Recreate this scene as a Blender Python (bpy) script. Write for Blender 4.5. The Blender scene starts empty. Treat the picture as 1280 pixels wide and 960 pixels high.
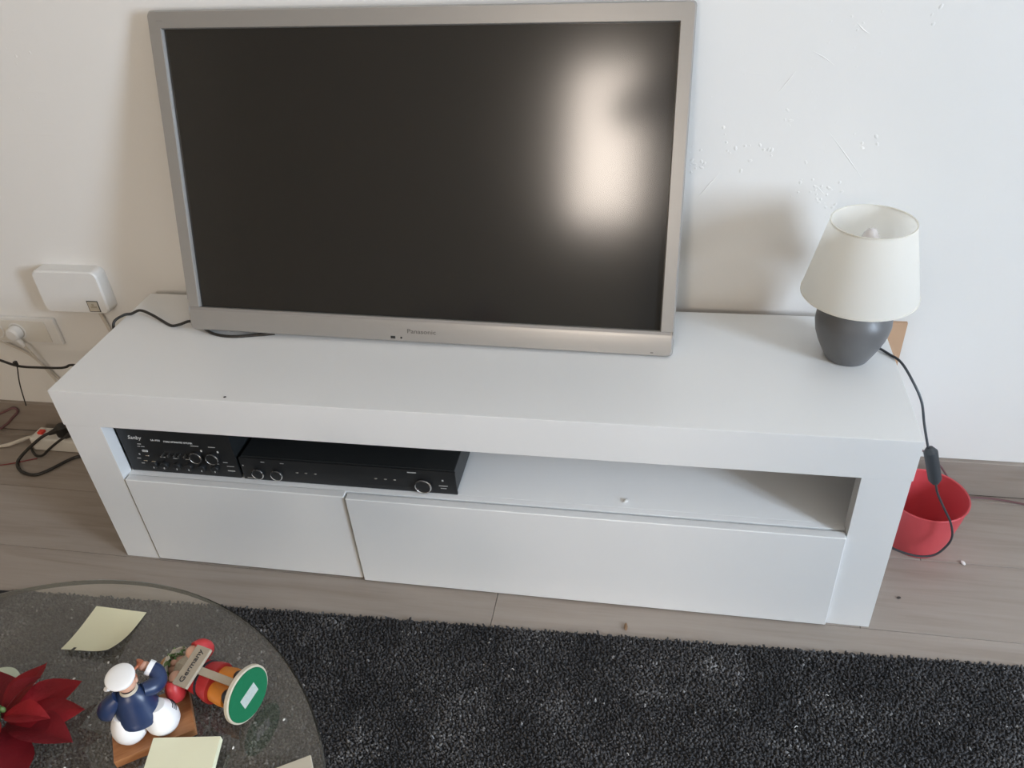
import bpy, bmesh, math, random
import numpy as np
from mathutils import Matrix, Vector, Euler, noise as mnoise

random.seed(7)
rng = np.random.default_rng(7)
scene = bpy.context.scene
COL = scene.collection
PI = math.pi

# ------------------------------------------------------------------ camera
cam_d = bpy.data.cameras.new('camera')
cam = bpy.data.objects.new('camera', cam_d)
COL.objects.link(cam)
cam.location = (1.1746, -1.1134, 1.3502)
cam.rotation_euler = (0.9517, 0.0619, 0.1736)
cam_d.sensor_fit = 'HORIZONTAL'
cam_d.sensor_width = 36.0
cam_d.lens = 1023.94 / 1280 * 36
cam_d.clip_start = 0.02
scene.camera = cam

# ------------------------------------------------------------------ world, lights, exposure
scene.view_settings.view_transform = 'Standard'
scene.view_settings.look = 'None'
scene.view_settings.gamma = 1.0
scene.view_settings.use_curve_mapping = False
scene.view_settings.exposure = 0.0
world = bpy.data.worlds.new('daylight')
scene.world = world
world.use_nodes = True
wbg = world.node_tree.nodes['Background']
wbg.inputs[0].default_value = (0.80, 0.90, 1.0, 1)
wbg.inputs[1].default_value = 1.0

# room: back wall (with the television) at y = WY, front wall behind the camera, two windows
WY, FY, LX, RX, CZ = 0.416, -3.00, -1.70, 3.70, 2.55
WIN_R = dict(y0=-1.92, y1=-1.14, z0=0.68, z1=2.05)      # window in the right wall
WIN_F = dict(x0=0.50, x1=0.95, z0=1.06, z1=2.03)        # small window behind the photographer

def area_light(name, loc, rot, sx, sy, watts, color):
    d = bpy.data.lights.new(name, 'AREA')
    d.shape = 'RECTANGLE'; d.size = sx; d.size_y = sy
    d.energy = watts; d.color = color
    o = bpy.data.objects.new(name, d); COL.objects.link(o)
    o.location = loc; o.rotation_euler = rot
    return o
area_light('window_daylight', (RX + 0.13, (WIN_R['y0'] + WIN_R['y1']) / 2, (WIN_R['z0'] + WIN_R['z1']) / 2),
           (PI / 2, 0, PI / 2), WIN_R['y1'] - WIN_R['y0'], WIN_R['z1'] - WIN_R['z0'], 170, (0.69, 0.83, 1.0))
area_light('window_daylight', ((WIN_F['x0'] + WIN_F['x1']) / 2, FY - 0.13, (WIN_F['z0'] + WIN_F['z1']) / 2),
           (PI / 2, 0, 0), WIN_F['x1'] - WIN_F['x0'], WIN_F['z1'] - WIN_F['z0'], 37, (1.0, 0.87, 0.75))

# ------------------------------------------------------------------ material helpers
def new_mat(name):
    m = bpy.data.materials.new(name); m.use_nodes = True
    nt = m.node_tree
    return m, nt, nt.nodes['Principled BSDF']

def mat(name, color, rough=0.5, metal=0.0, vary=0.04, scale=30.0, bump=0.0, bscale=200.0, spec=0.5, sub=0.0, coat=0.0):
    """principled colour with a faint object-space noise in its value and an optional fine bump"""
    m, nt, b = new_mat(name)
    N, L = nt.nodes, nt.links
    tc = N.new('ShaderNodeTexCoord')
    nz = N.new('ShaderNodeTexNoise'); nz.inputs['Scale'].default_value = scale; nz.inputs['Detail'].default_value = 3
    L.new(tc.outputs['Object'], nz.inputs['Vector'])
    mr = N.new('ShaderNodeMapRange'); mr.inputs[3].default_value = 1 - vary; mr.inputs[4].default_value = 1 + vary
    L.new(nz.outputs['Fac'], mr.inputs[0])
    hs = N.new('ShaderNodeHueSaturation'); hs.inputs['Color'].default_value = (*color, 1)
    L.new(mr.outputs[0], hs.inputs['Value']); L.new(hs.outputs[0], b.inputs['Base Color'])
    b.inputs['Roughness'].default_value = rough; b.inputs['Metallic'].default_value = metal
    b.inputs['Specular IOR Level'].default_value = spec
    if coat: b.inputs['Coat Weight'].default_value = coat
    if bump:
        n2 = N.new('ShaderNodeTexNoise'); n2.inputs['Scale'].default_value = bscale; n2.inputs['Detail'].default_value = 2
        L.new(tc.outputs['Object'], n2.inputs['Vector'])
        bp = N.new('ShaderNodeBump'); bp.inputs['Strength'].default_value = bump; bp.inputs['Distance'].default_value = 0.002
        L.new(n2.outputs['Fac'], bp.inputs['Height']); L.new(bp.outputs[0], b.inputs['Normal'])
    return m

def plaster_mat():
    m, nt, b = new_mat('white_plaster')
    N, L = nt.nodes, nt.links
    tc = N.new('ShaderNodeTexCoord')
    mp = N.new('ShaderNodeMapping'); L.new(tc.outputs['Object'], mp.inputs[0])
    big = N.new('ShaderNodeTexNoise'); big.inputs['Scale'].default_value = 2.3; big.inputs['Detail'].default_value = 3
    L.new(mp.outputs[0], big.inputs['Vector'])
    ramp = N.new('ShaderNodeValToRGB'); ramp.color_ramp.elements[0].position = 0.45; ramp.color_ramp.elements[1].position = 0.68
    L.new(big.outputs['Fac'], ramp.inputs[0])
    # trowel ridges: stretched and turned noise
    mp2 = N.new('ShaderNodeMapping'); mp2.inputs['Rotation'].default_value = (0, 0.9, 0); mp2.inputs['Scale'].default_value = (9, 9, 60)
    L.new(tc.outputs['Object'], mp2.inputs[0])
    rid = N.new('ShaderNodeTexNoise'); rid.inputs['Scale'].default_value = 1.0; rid.inputs['Detail'].default_value = 4
    L.new(mp2.outputs[0], rid.inputs['Vector'])
    rr = N.new('ShaderNodeValToRGB'); rr.color_ramp.elements[0].position = 0.62; rr.color_ramp.elements[1].position = 0.72
    L.new(rid.outputs['Fac'], rr.inputs[0])
    pits = N.new('ShaderNodeTexVoronoi'); pits.inputs['Scale'].default_value = 55
    L.new(mp.outputs[0], pits.inputs['Vector'])
    pr = N.new('ShaderNodeValToRGB'); pr.color_ramp.elements[0].position = 0.03; pr.color_ramp.elements[1].position = 0.14
    pr.color_ramp.elements[0].color = (1, 1, 1, 1); pr.color_ramp.elements[1].color = (0, 0, 0, 1)
    L.new(pits.outputs['Distance'], pr.inputs[0])
    ad = N.new('ShaderNodeMath'); ad.operation = 'ADD'; L.new(rr.outputs[0], ad.inputs[0]); L.new(pr.outputs[0], ad.inputs[1])
    mu = N.new('ShaderNodeMath'); mu.operation = 'MULTIPLY'; L.new(ad.outputs[0], mu.inputs[0]); L.new(ramp.outputs[0], mu.inputs[1])
    fine = N.new('ShaderNodeTexNoise'); fine.inputs['Scale'].default_value = 28; fine.inputs['Detail'].default_value = 5
    L.new(mp.outputs[0], fine.inputs['Vector'])
    a2 = N.new('ShaderNodeMath'); a2.operation = 'MULTIPLY_ADD'; a2.inputs[1].default_value = 0.9
    L.new(fine.outputs['Fac'], a2.inputs[0]); L.new(mu.outputs[0], a2.inputs[2])
    bp = N.new('ShaderNodeBump'); bp.inputs['Strength'].default_value = 0.22; bp.inputs['Distance'].default_value = 0.0016
    L.new(a2.outputs[0], bp.inputs['Height']); L.new(bp.outputs[0], b.inputs['Normal'])
    b.inputs['Base Color'].default_value = (0.80, 0.785, 0.76, 1)
    b.inputs['Roughness'].default_value = 0.85
    b.inputs['Specular IOR Level'].default_value = 0.2
    return m

def wood_mat(name, c1, c2, c3, sx=2.2, sy=26.0, rough=0.45, per_object=True):
    m, nt, b = new_mat(name)
    N, L = nt.nodes, nt.links
    tc = N.new('ShaderNodeTexCoord'); oi = N.new('ShaderNodeObjectInfo')
    vec = tc.outputs['Object']
    if per_object:
        cx = N.new('ShaderNodeCombineXYZ'); mm = N.new('ShaderNodeMath'); mm.operation = 'MULTIPLY'; mm.inputs[1].default_value = 37
        L.new(oi.outputs['Random'], mm.inputs[0]); L.new(mm.outputs[0], cx.inputs[0]); L.new(mm.outputs[0], cx.inputs[1])
        va = N.new('ShaderNodeVectorMath'); L.new(vec, va.inputs[0]); L.new(cx.outputs[0], va.inputs[1]); vec = va.outputs[0]
    mp = N.new('ShaderNodeMapping'); mp.inputs['Scale'].default_value = (sx, sy, sy); L.new(vec, mp.inputs[0])
    n1 = N.new('ShaderNodeTexNoise'); n1.inputs['Scale'].default_value = 1.0; n1.inputs['Detail'].default_value = 6; n1.inputs['Distortion'].default_value = 1.1
    L.new(mp.outputs[0], n1.inputs['Vector'])
    mp2 = N.new('ShaderNodeMapping'); mp2.inputs['Scale'].default_value = (sx * 4, sy * 7, sy * 7); L.new(vec, mp2.inputs[0])
    n2 = N.new('ShaderNodeTexNoise'); n2.inputs['Scale'].default_value = 1.0; n2.inputs['Detail'].default_value = 3
    L.new(mp2.outputs[0], n2.inputs['Vector'])
    mx = N.new('ShaderNodeMath'); mx.operation = 'MULTIPLY_ADD'; mx.inputs[1].default_value = 0.35
    L.new(n2.outputs['Fac'], mx.inputs[0]); L.new(n1.outputs['Fac'], mx.inputs[2])
    rp = N.new('ShaderNodeValToRGB'); e = rp.color_ramp.elements
    e[0].position = 0.48; e[0].color = (*c1, 1); e[1].position = 0.86; e[1].color = (*c3, 1)
    k = e.new(0.66); k.color = (*c2, 1)
    L.new(mx.outputs[0], rp.inputs[0])
    hs = N.new('ShaderNodeHueSaturation'); L.new(rp.outputs[0], hs.inputs['Color'])
    mr = N.new('ShaderNodeMapRange'); mr.inputs[3].default_value = 0.95; mr.inputs[4].default_value = 1.06
    L.new(oi.outputs['Random'], mr.inputs[0]); L.new(mr.outputs[0], hs.inputs['Value'])
    L.new(hs.outputs[0], b.inputs['Base Color'])
    b.inputs['Roughness'].default_value = rough
    bp = N.new('ShaderNodeBump'); bp.inputs['Strength'].default_value = 0.08; bp.inputs['Distance'].default_value = 0.001
    L.new(n2.outputs['Fac'], bp.inputs['Height']); L.new(bp.outputs[0], b.inputs['Normal'])
    return m

def glass_mat(name, tint, extra=0.0, dust=0.05):
    m = bpy.data.materials.new(name); m.use_nodes = True
    nt = m.node_tree; N, L = nt.nodes, nt.links
    N.clear()
    out = N.new('ShaderNodeOutputMaterial')
    tr = N.new('ShaderNodeBsdfTransparent'); tr.inputs[0].default_value = (*tint, 1)
    gl = N.new('ShaderNodeBsdfGlossy'); gl.inputs['Roughness'].default_value = 0.02
    df = N.new('ShaderNodeBsdfDiffuse'); df.inputs[0].default_value = (0.62, 0.54, 0.44, 1)
    fr = N.new('ShaderNodeFresnel'); fr.inputs['IOR'].default_value = 1.5
    tc = N.new('ShaderNodeTexCoord'); nz = N.new('ShaderNodeTexNoise'); nz.inputs['Scale'].default_value = 14; nz.inputs['Detail'].default_value = 4
    L.new(tc.outputs['Object'], nz.inputs['Vector'])
    mr = N.new('ShaderNodeMapRange'); mr.inputs[3].default_value = dust * 0.7; mr.inputs[4].default_value = dust * 1.3
    L.new(nz.outputs['Fac'], mr.inputs[0])
    m0 = N.new('ShaderNodeMixShader'); L.new(mr.outputs[0], m0.inputs[0]); L.new(tr.outputs[0], m0.inputs[1]); L.new(df.outputs[0], m0.inputs[2])
    ge = N.new('ShaderNodeNewGeometry'); iv = N.new('ShaderNodeMath'); iv.operation = 'SUBTRACT'; iv.inputs[0].default_value = 1.0
    L.new(ge.outputs['Backfacing'], iv.inputs[1])
    a0 = N.new('ShaderNodeMath'); a0.operation = 'MULTIPLY_ADD'; a0.inputs[1].default_value = 1.7; a0.inputs[2].default_value = extra; L.new(fr.outputs[0], a0.inputs[0])
    ad = N.new('ShaderNodeMath'); ad.operation = 'MULTIPLY'; L.new(a0.outputs[0], ad.inputs[0]); L.new(iv.outputs[0], ad.inputs[1])
    m1 = N.new('ShaderNodeMixShader'); L.new(ad.outputs[0], m1.inputs[0]); L.new(m0.outputs[0], m1.inputs[1]); L.new(gl.outputs[0], m1.inputs[2])
    L.new(m1.outputs[0], out.inputs[0])
    return m

M = {}
M['plaster'] = plaster_mat()
M['wall_paint'] = mat('warm_beige_wall_paint', (0.56, 0.44, 0.30), 0.9, vary=0.02, scale=4, spec=0.2)
M['ceiling'] = mat('ceiling_paint', (0.72, 0.67, 0.60), 0.9, vary=0.01, spec=0.2)
M['floor'] = wood_mat('grey_oak_laminate', (0.268, 0.222, 0.186), (0.304, 0.257, 0.219), (0.330, 0.282, 0.243))
M['under'] = mat('floor_joint', (0.10, 0.075, 0.06), 0.8)
M['white'] = mat('white_lacquer', (0.78, 0.78, 0.775), 0.30, vary=0.012, scale=6)
M['white_in'] = mat('white_melamine', (0.90, 0.90, 0.895), 0.45, vary=0.015, scale=9)
M['silver'] = mat('silver_plastic', (0.335, 0.320, 0.302), 0.34, metal=0.35, vary=0.02, scale=40)
M['silver_dark'] = mat('silver_chamfer', (0.30, 0.285, 0.27), 0.42, metal=0.35, vary=0.02)
M['screen'] = mat('matte_screen', (0.016, 0.016, 0.0155), 0.158, vary=0.01, spec=0.62)
M['black'] = mat('black_plastic', (0.013, 0.014, 0.015), 0.45, vary=0.1)
M['black_metal'] = mat('black_painted_steel', (0.016, 0.018, 0.019), 0.42, vary=0.1, bump=0.15, bscale=900)
M['print'] = mat('grey_print', (0.45, 0.45, 0.44), 0.6)
M['print_white'] = mat('pale_print', (0.72, 0.72, 0.70), 0.6)
M['logo'] = mat('logo_grey', (0.11, 0.105, 0.10), 0.4, metal=0.3)
M['chrome'] = mat('chrome_ring', (0.85, 0.85, 0.84), 0.18, metal=1.0)
M['ceramic'] = mat('dark_grey_ceramic', (0.125, 0.125, 0.128), 0.40, vary=0.05, bump=0.05, bscale=300)
M['cord'] = mat('grey_black_cord', (0.035, 0.040, 0.046), 0.45)
M['cable'] = mat('black_cable', (0.016, 0.014, 0.012), 0.5)
M['white_cable'] = mat('white_cable', (0.62, 0.57, 0.50), 0.5)
M['white_plastic'] = mat('white_plastic', (0.78, 0.77, 0.75), 0.35, vary=0.01)
M['cream_plastic'] = mat('cream_plastic', (0.72, 0.69, 0.63), 0.4, vary=0.02)
M['red_plastic'] = mat('red_plastic', (0.58, 0.070, 0.082), 0.42, vary=0.03)
M['red_switch'] = mat('red_switch', (0.75, 0.05, 0.03), 0.3)
M['red_wire'] = mat('red_wire', (0.22, 0.03, 0.035), 0.5)
M['mauve_cable'] = mat('dull_mauve_cable', (0.16, 0.075, 0.08), 0.5)
M['cardboard'] = mat('cardboard', (0.50, 0.32, 0.20), 0.85, vary=0.06, scale=20, bump=0.1, bscale=120)
M['paper'] = mat('pale_yellow_paper', (0.68, 0.66, 0.47), 0.8, vary=0.02)
M['paper2'] = mat('pale_green_yellow_paper', (0.72, 0.71, 0.52), 0.8, vary=0.02)
M['sage'] = mat('sage_green_plastic', (0.50, 0.56, 0.44), 0.6)
M['beige_card'] = mat('beige_card', (0.50, 0.45, 0.36), 0.8)
M['navy'] = mat('navy_glaze', (0.014, 0.030, 0.085), 0.35, vary=0.10, scale=60)
M['fig_white'] = mat('white_glaze', (0.80, 0.79, 0.78), 0.35, vary=0.02)
M['fig_stripe'] = mat('dark_paint', (0.02, 0.022, 0.03), 0.5)
M['skin'] = mat('painted_skin', (0.60, 0.34, 0.24), 0.5, vary=0.05)
M['rust'] = mat('painted_rust_orange', (0.42, 0.13, 0.06), 0.5, vary=0.1)
M['fig_red'] = mat('painted_red', (0.45, 0.030, 0.032), 0.45, vary=0.12, scale=80)
M['fig_orange'] = mat('painted_orange', (0.62, 0.22, 0.03), 0.5, vary=0.15, scale=80)
M['fig_beard'] = mat('painted_cream_beard', (0.50, 0.44, 0.34), 0.6, vary=0.25, scale=220)
M['straw'] = mat('painted_straw', (0.45, 0.24, 0.10), 0.6, vary=0.2, scale=120)
M['straw_pale'] = mat('painted_pale_brim', (0.52, 0.46, 0.36), 0.6, vary=0.2, scale=120)
M['leaf'] = mat('painted_leaf_green', (0.10, 0.17, 0.05), 0.5, vary=0.3, scale=200)
M['sign'] = mat('weathered_grey_sign', (0.36, 0.31, 0.24), 0.7, vary=0.12, scale=90)
M['felt'] = mat('green_felt', (0.013, 0.135, 0.060), 0.9, vary=0.08, scale=150, spec=0.1)
M['tag'] = mat('grey_sticker', (0.42, 0.46, 0.43), 0.6, vary=0.2, scale=400)
M['block'] = wood_mat('orange_brown_wood', (0.28, 0.105, 0.035), (0.36, 0.15, 0.055), (0.43, 0.20, 0.085), 12, 90, 0.5, False)
M['bract'] = mat('red_bract_fabric', (0.36, 0.010, 0.018), 0.6, vary=0.25, scale=45, bump=0.3, bscale=260)
M['bract2'] = mat('deep_red_bract_fabric', (0.25, 0.008, 0.016), 0.65, vary=0.25, scale=45, bump=0.3, bscale=260)
M['green_leaf'] = mat('dark_green_leaf', (0.02, 0.045, 0.02), 0.6, vary=0.2)
M['glass'] = glass_mat('clear_table_glass', (0.95, 0.955, 0.935), 0.0, 0.045)
M['glass_edge'] = glass_mat('greenish_glass_edge', (0.16, 0.19, 0.16), 0.0, 0.04)
M['bulb'] = mat('clear_glass_bulb', (0.78, 0.74, 0.74), 0.06, vary=0.01, spec=0.9)
M['steel'] = mat('brushed_steel', (0.5, 0.5, 0.5), 0.3, metal=1.0)
M['lint'] = mat('white_lint', (0.75, 0.74, 0.72), 0.9)
M['crumb_dark'] = mat('dark_crumb', (0.05, 0.04, 0.035), 0.9)
M['crumb_brown'] = mat('brown_crumb', (0.22, 0.13, 0.07), 0.9)
M['navy_cloth'] = mat('dark_hoodie_cloth', (0.03, 0.036, 0.045), 0.9, spec=0.1)
M['denim'] = mat('dark_denim', (0.03, 0.04, 0.07), 0.9, spec=0.1)
M['hair'] = mat('dark_brown_hair', (0.03, 0.02, 0.015), 0.6)
M['face_skin'] = mat('skin', (0.50, 0.31, 0.23), 0.55)

def shade_mat():
    m, nt, b = new_mat('cream_lampshade_fabric')
    N, L = nt.nodes, nt.links
    b.inputs['Base Color'].default_value = (0.93, 0.91, 0.86, 1)
    b.inputs['Roughness'].default_value = 0.85; b.inputs['Specular IOR Level'].default_value = 0.15
    tr = N.new('ShaderNodeBsdfTranslucent'); tr.inputs[0].default_value = (0.95, 0.92, 0.85, 1)
    mx = N.new('ShaderNodeMixShader'); mx.inputs[0].default_value = 0.48
    tc = N.new('ShaderNodeTexCoord'); wv = N.new('ShaderNodeTexNoise'); wv.inputs['Scale'].default_value = 700
    L.new(tc.outputs['Object'], wv.inputs['Vector'])
    bp = N.new('ShaderNodeBump'); bp.inputs['Strength'].default_value = 0.08; bp.inputs['Distance'].default_value = 0.0005
    L.new(wv.outputs['Fac'], bp.inputs['Height']); L.new(bp.outputs[0], b.inputs['Normal'])
    L.new(b.outputs[0], mx.inputs[1]); L.new(tr.outputs[0], mx.inputs[2])
    L.new(mx.outputs[0], N['Material Output'].inputs[0])
    return m
M['shade'] = shade_mat()

def rug_mat():
    m, nt, b = new_mat('charcoal_rug_yarn')
    N, L = nt.nodes, nt.links
    at = N.new('ShaderNodeAttribute'); at.attribute_name = 'tuft'
    rp = N.new('ShaderNodeValToRGB'); e = rp.color_ramp.elements
    e[0].position = 0.0; e[0].color = (0.020, 0.020, 0.022, 1); e[1].position = 1.0; e[1].color = (0.26, 0.255, 0.255, 1)
    k = e.new(0.5); k.color = (0.058, 0.056, 0.058, 1); k = e.new(0.8); k.color = (0.115, 0.111, 0.112, 1)
    L.new(at.outputs['Fac'], rp.inputs[0]); L.new(rp.outputs[0], b.inputs['Base Color'])
    b.inputs['Roughness'].default_value = 0.7; b.inputs['Specular IOR Level'].default_value = 0.25
    return m
M['rug'] = rug_mat()
M['rug_back'] = mat('rug_backing', (0.030, 0.030, 0.032), 0.95, vary=0.2, spec=0.1)

# ------------------------------------------------------------------ mesh helpers
def link_mesh(name, bm, m, parent=None, smooth=True, sharp=35):
    me = bpy.data.meshes.new(name)
    bmesh.ops.recalc_face_normals(bm, faces=bm.faces[:])
    bm.to_mesh(me); bm.free()
    o = bpy.data.objects.new(name, me)
    COL.objects.link(o)
    for x in (m if isinstance(m, (list, tuple)) else [m]):
        me.materials.append(M[x] if isinstance(x, str) else x)
    if smooth:
        me.shade_smooth()
        me.set_sharp_from_angle(angle=math.radians(sharp))
        wn = o.modifiers.new('weighted_normals', 'WEIGHTED_NORMAL'); wn.keep_sharp = True
    if parent is not None: o.parent = parent
    return o

def box_bm(x0, x1, y0, y1, z0, z1, bev=0.0, seg=2, bm=None):
    own = bm is None
    b = bmesh.new()
    bmesh.ops.create_cube(b, size=1)
    for v in b.verts:
        v.co = Vector(((x0 + x1) / 2 + v.co.x * (x1 - x0), (y0 + y1) / 2 + v.co.y * (y1 - y0), (z0 + z1) / 2 + v.co.z * (z1 - z0)))
    if bev: bmesh.ops.bevel(b, geom=b.edges[:], offset=bev, segments=seg, affect='EDGES', profile=0.5)
    if own: return b
    merge(bm, b); return bm

def merge(bm, other, mtx=None):
    if mtx is not None: bmesh.ops.transform(other, matrix=mtx, verts=other.verts[:])
    me = bpy.data.meshes.new('tmp'); other.to_mesh(me); other.free()
    bm.from_mesh(me); bpy.data.meshes.remove(me)

def lathe_bm(prof, seg=40, cap0=False, cap1=False):
    """prof: list of (radius, z); radius 0 closes to a point"""
    bm = bmesh.new(); rings = []
    for r, z in prof:
        if r < 1e-6: rings.append([bm.verts.new((0, 0, z))])
        else: rings.append([bm.verts.new((r * math.cos(2 * PI * i / seg), r * math.sin(2 * PI * i / seg), z)) for i in range(seg)])
    for a, b in zip(rings[:-1], rings[1:]):
        for i in range(seg):
            j = (i + 1) % seg
            if len(a) == 1 and len(b) == 1: continue
            if len(a) == 1: bm.faces.new((a[0], b[j], b[i]))
            elif len(b) == 1: bm.faces.new((a[i], a[j], b[0]))
            else: bm.faces.new((a[i], a[j], b[j], b[i]))
    if cap0 and len(rings[0]) > 1: bm.faces.new(rings[0][::-1])
    if cap1 and len(rings[-1]) > 1: bm.faces.new(rings[-1])
    return bm

def catmull(pts, n=8):
    P = [Vector(p) for p in pts]
    P = [P[0] * 2 - P[1]] + P + [P[-1] * 2 - P[-2]]
    out = []
    for i in range(1, len(P) - 2):
        for k in range(n):
            t = k / n
            p0, p1, p2, p3 = P[i - 1], P[i], P[i + 1], P[i + 2]
            out.append(0.5 * ((2 * p1) + (p2 - p0) * t + (2 * p0 - 5 * p1 + 4 * p2 - p3) * t * t + (3 * p1 - p0 - 3 * p2 + p3) * t ** 3))
    out.append(P[-2])
    return out

def tube_bm(pts, r, n=8, seg=8, smooth=True, bm=None):
    """tube of radius r (number or list per control point) through pts"""
    path = catmull(pts, n) if smooth else [Vector(p) for p in pts]
    if isinstance(r, (list, tuple)):
        rad = []
        for i in range(len(path)):
            t = i / (len(path) - 1) * (len(r) - 1); k = min(int(t), len(r) - 2)
            rad.append(r[k] + (r[k + 1] - r[k]) * (t - k))
    else: rad = [r] * len(path)
    b = bmesh.new() if bm is None else bm
    t0 = (path[1] - path[0]).normalized()
    up = t0.orthogonal().normalized(); rings = []
    for i, p in enumerate(path):
        t = (path[min(i + 1, len(path) - 1)] - path[max(i - 1, 0)]).normalized()
        up = (up - t * up.dot(t)).normalized(); side = t.cross(up)
        rings.append([b.verts.new(p + (up * math.cos(2 * PI * k / seg) + side * math.sin(2 * PI * k / seg)) * rad[i]) for k in range(seg)])
    for a, c in zip(rings[:-1], rings[1:]):
        for k in range(seg):
            b.faces.new((a[k], a[(k + 1) % seg], c[(k + 1) % seg], c[k]))
    b.faces.new(rings[0][::-1]); b.faces.new(rings[-1])
    return b

def ball_bm(c, r, seg=20, scale=(1, 1, 1), rot=None):
    b = bmesh.new()
    bmesh.ops.create_uvsphere(b, u_segments=seg, v_segments=max(8, seg * 2 // 3), radius=r)
    m = Matrix.Translation(c) @ (rot.to_4x4() if rot is not None else Matrix.Identity(4)) @ Matrix.Diagonal((*scale, 1))
    bmesh.ops.transform(b, matrix=m, verts=b.verts[:])
    return b

def text_bm(body, size, extrude=0.0002, align='LEFT'):
    cu = bpy.data.curves.new('t', 'FONT')
    cu.body = body; cu.size = size; cu.extrude = extrude; cu.align_x = align; cu.resolution_u = 2
    o = bpy.data.objects.new('t', cu); COL.objects.link(o)
    dg = bpy.context.evaluated_depsgraph_get()
    me = bpy.data.meshes.new_from_object(o.evaluated_get(dg))
    b = bmesh.new(); b.from_mesh(me)
    bpy.data.objects.remove(o); bpy.data.curves.remove(cu); bpy.data.meshes.remove(me)
    return b

def fit_text(b, w, h=None):
    """scale a text bmesh so that its width (and height) are as given; lower left corner at the origin"""
    x0 = min(v.co.x for v in b.verts); x1 = max(v.co.x for v in b.verts)
    y0 = min(v.co.y for v in b.verts); y1 = max(v.co.y for v in b.verts)
    sx = w / (x1 - x0); sy = sx if h is None else h / (y1 - y0)
    for v in b.verts: v.co = Vector(((v.co.x - x0) * sx, (v.co.y - y0) * sy, v.co.z))
    return b

def empty(name, loc=(0, 0, 0), rot=(0, 0, 0)):
    o = bpy.data.objects.new(name, None); COL.objects.link(o)
    o.location = loc; o.rotation_euler = rot; o.empty_display_size = 0.05
    return o

def tag(o, label=None, cat=None, group=None, kind=None):
    if label: o['label'] = label
    if cat: o['category'] = cat
    if group: o['group'] = group
    if kind: o['kind'] = kind
    return o

def struct(name, bm, m, parent=None, smooth=False):
    o = link_mesh(name, bm, m, parent, smooth)
    if parent is None: o['kind'] = 'structure'
    return o

FRONT = Matrix.Rotation(PI / 2, 4, 'X')      # text in the xy plane -> stands upright and faces -y

# ------------------------------------------------------------------ room shell
T = 0.15
wall_back = struct('wall_back', box_bm(LX - T, RX + T, WY, WY + T, -0.1, CZ + T), 'plaster')
struct('wall_left', box_bm(LX - T, LX, FY, WY, -0.1, CZ + T), 'wall_paint')
def wall_hole(name, axis, a0, a1, b0, b1, p0, p1, lo, hi):
    bm = bmesh.new()
    for (u0, u1, z0, z1) in ((lo, a0, -0.1, CZ + T), (a1, hi, -0.1, CZ + T), (a0, a1, -0.1, b0), (a0, a1, b1, CZ + T)):
        if axis == 'y': box_bm(p0, p1, u0, u1, z0, z1, bm=bm)
        else: box_bm(u0, u1, p0, p1, z0, z1, bm=bm)
    struct(name, bm, 'wall_paint')
wall_hole('wall_right', 'y', WIN_R['y0'], WIN_R['y1'], WIN_R['z0'], WIN_R['z1'], RX, RX + T, FY, WY)
wall_hole('wall_front', 'x', WIN_F['x0'], WIN_F['x1'], WIN_F['z0'], WIN_F['z1'], FY - T, FY, LX - T, RX + T)
struct('ceiling', box_bm(LX - T, RX + T, FY - T, WY + T, CZ, CZ + T), 'ceiling')
floor = struct('floor', box_bm(LX - T, RX + T, FY - T, WY, -0.1, -0.008), 'under')

def window(name, axis, a0, a1, z0, z1, p):
    root = empty(name, ((a0 + a1) / 2, p, z0) if axis == 'x' else (p, (a0 + a1) / 2, z0)); root['kind'] = 'structure'
    w, h = a1 - a0, z1 - z0
    R = Matrix.Identity(4) if axis == 'x' else Matrix.Rotation(PI / 2, 4, 'Z')
    bm = bmesh.new()
    for q in ((-w / 2, -w / 2 + .05, 0, h), (w / 2 - .05, w / 2, 0, h), (-w / 2 + .05, w / 2 - .05, 0, .05), (-w / 2 + .05, w / 2 - .05, h - .05, h)):
        box_bm(q[0], q[1], -0.025, 0.025, q[2], q[3], bm=bm)
    bmesh.ops.transform(bm, matrix=R, verts=bm.verts[:])
    link_mesh('window_frame', bm, 'white_plastic', root, False)
    bm = box_bm(-0.02, 0.02, -0.02, 0.02, 0.05, h - 0.05); bmesh.ops.transform(bm, matrix=R, verts=bm.verts[:])
    if axis == 'y': link_mesh('mullion', bm, 'white_plastic', root, False)
    else: bm.free()
window('window_1', 'y', WIN_R['y0'], WIN_R['y1'], WIN_R['z0'], WIN_R['z1'], RX + 0.07)
window('window_2', 'x', WIN_F['x0'], WIN_F['x1'], WIN_F['z0'], WIN_F['z1'], FY - 0.07)

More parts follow.
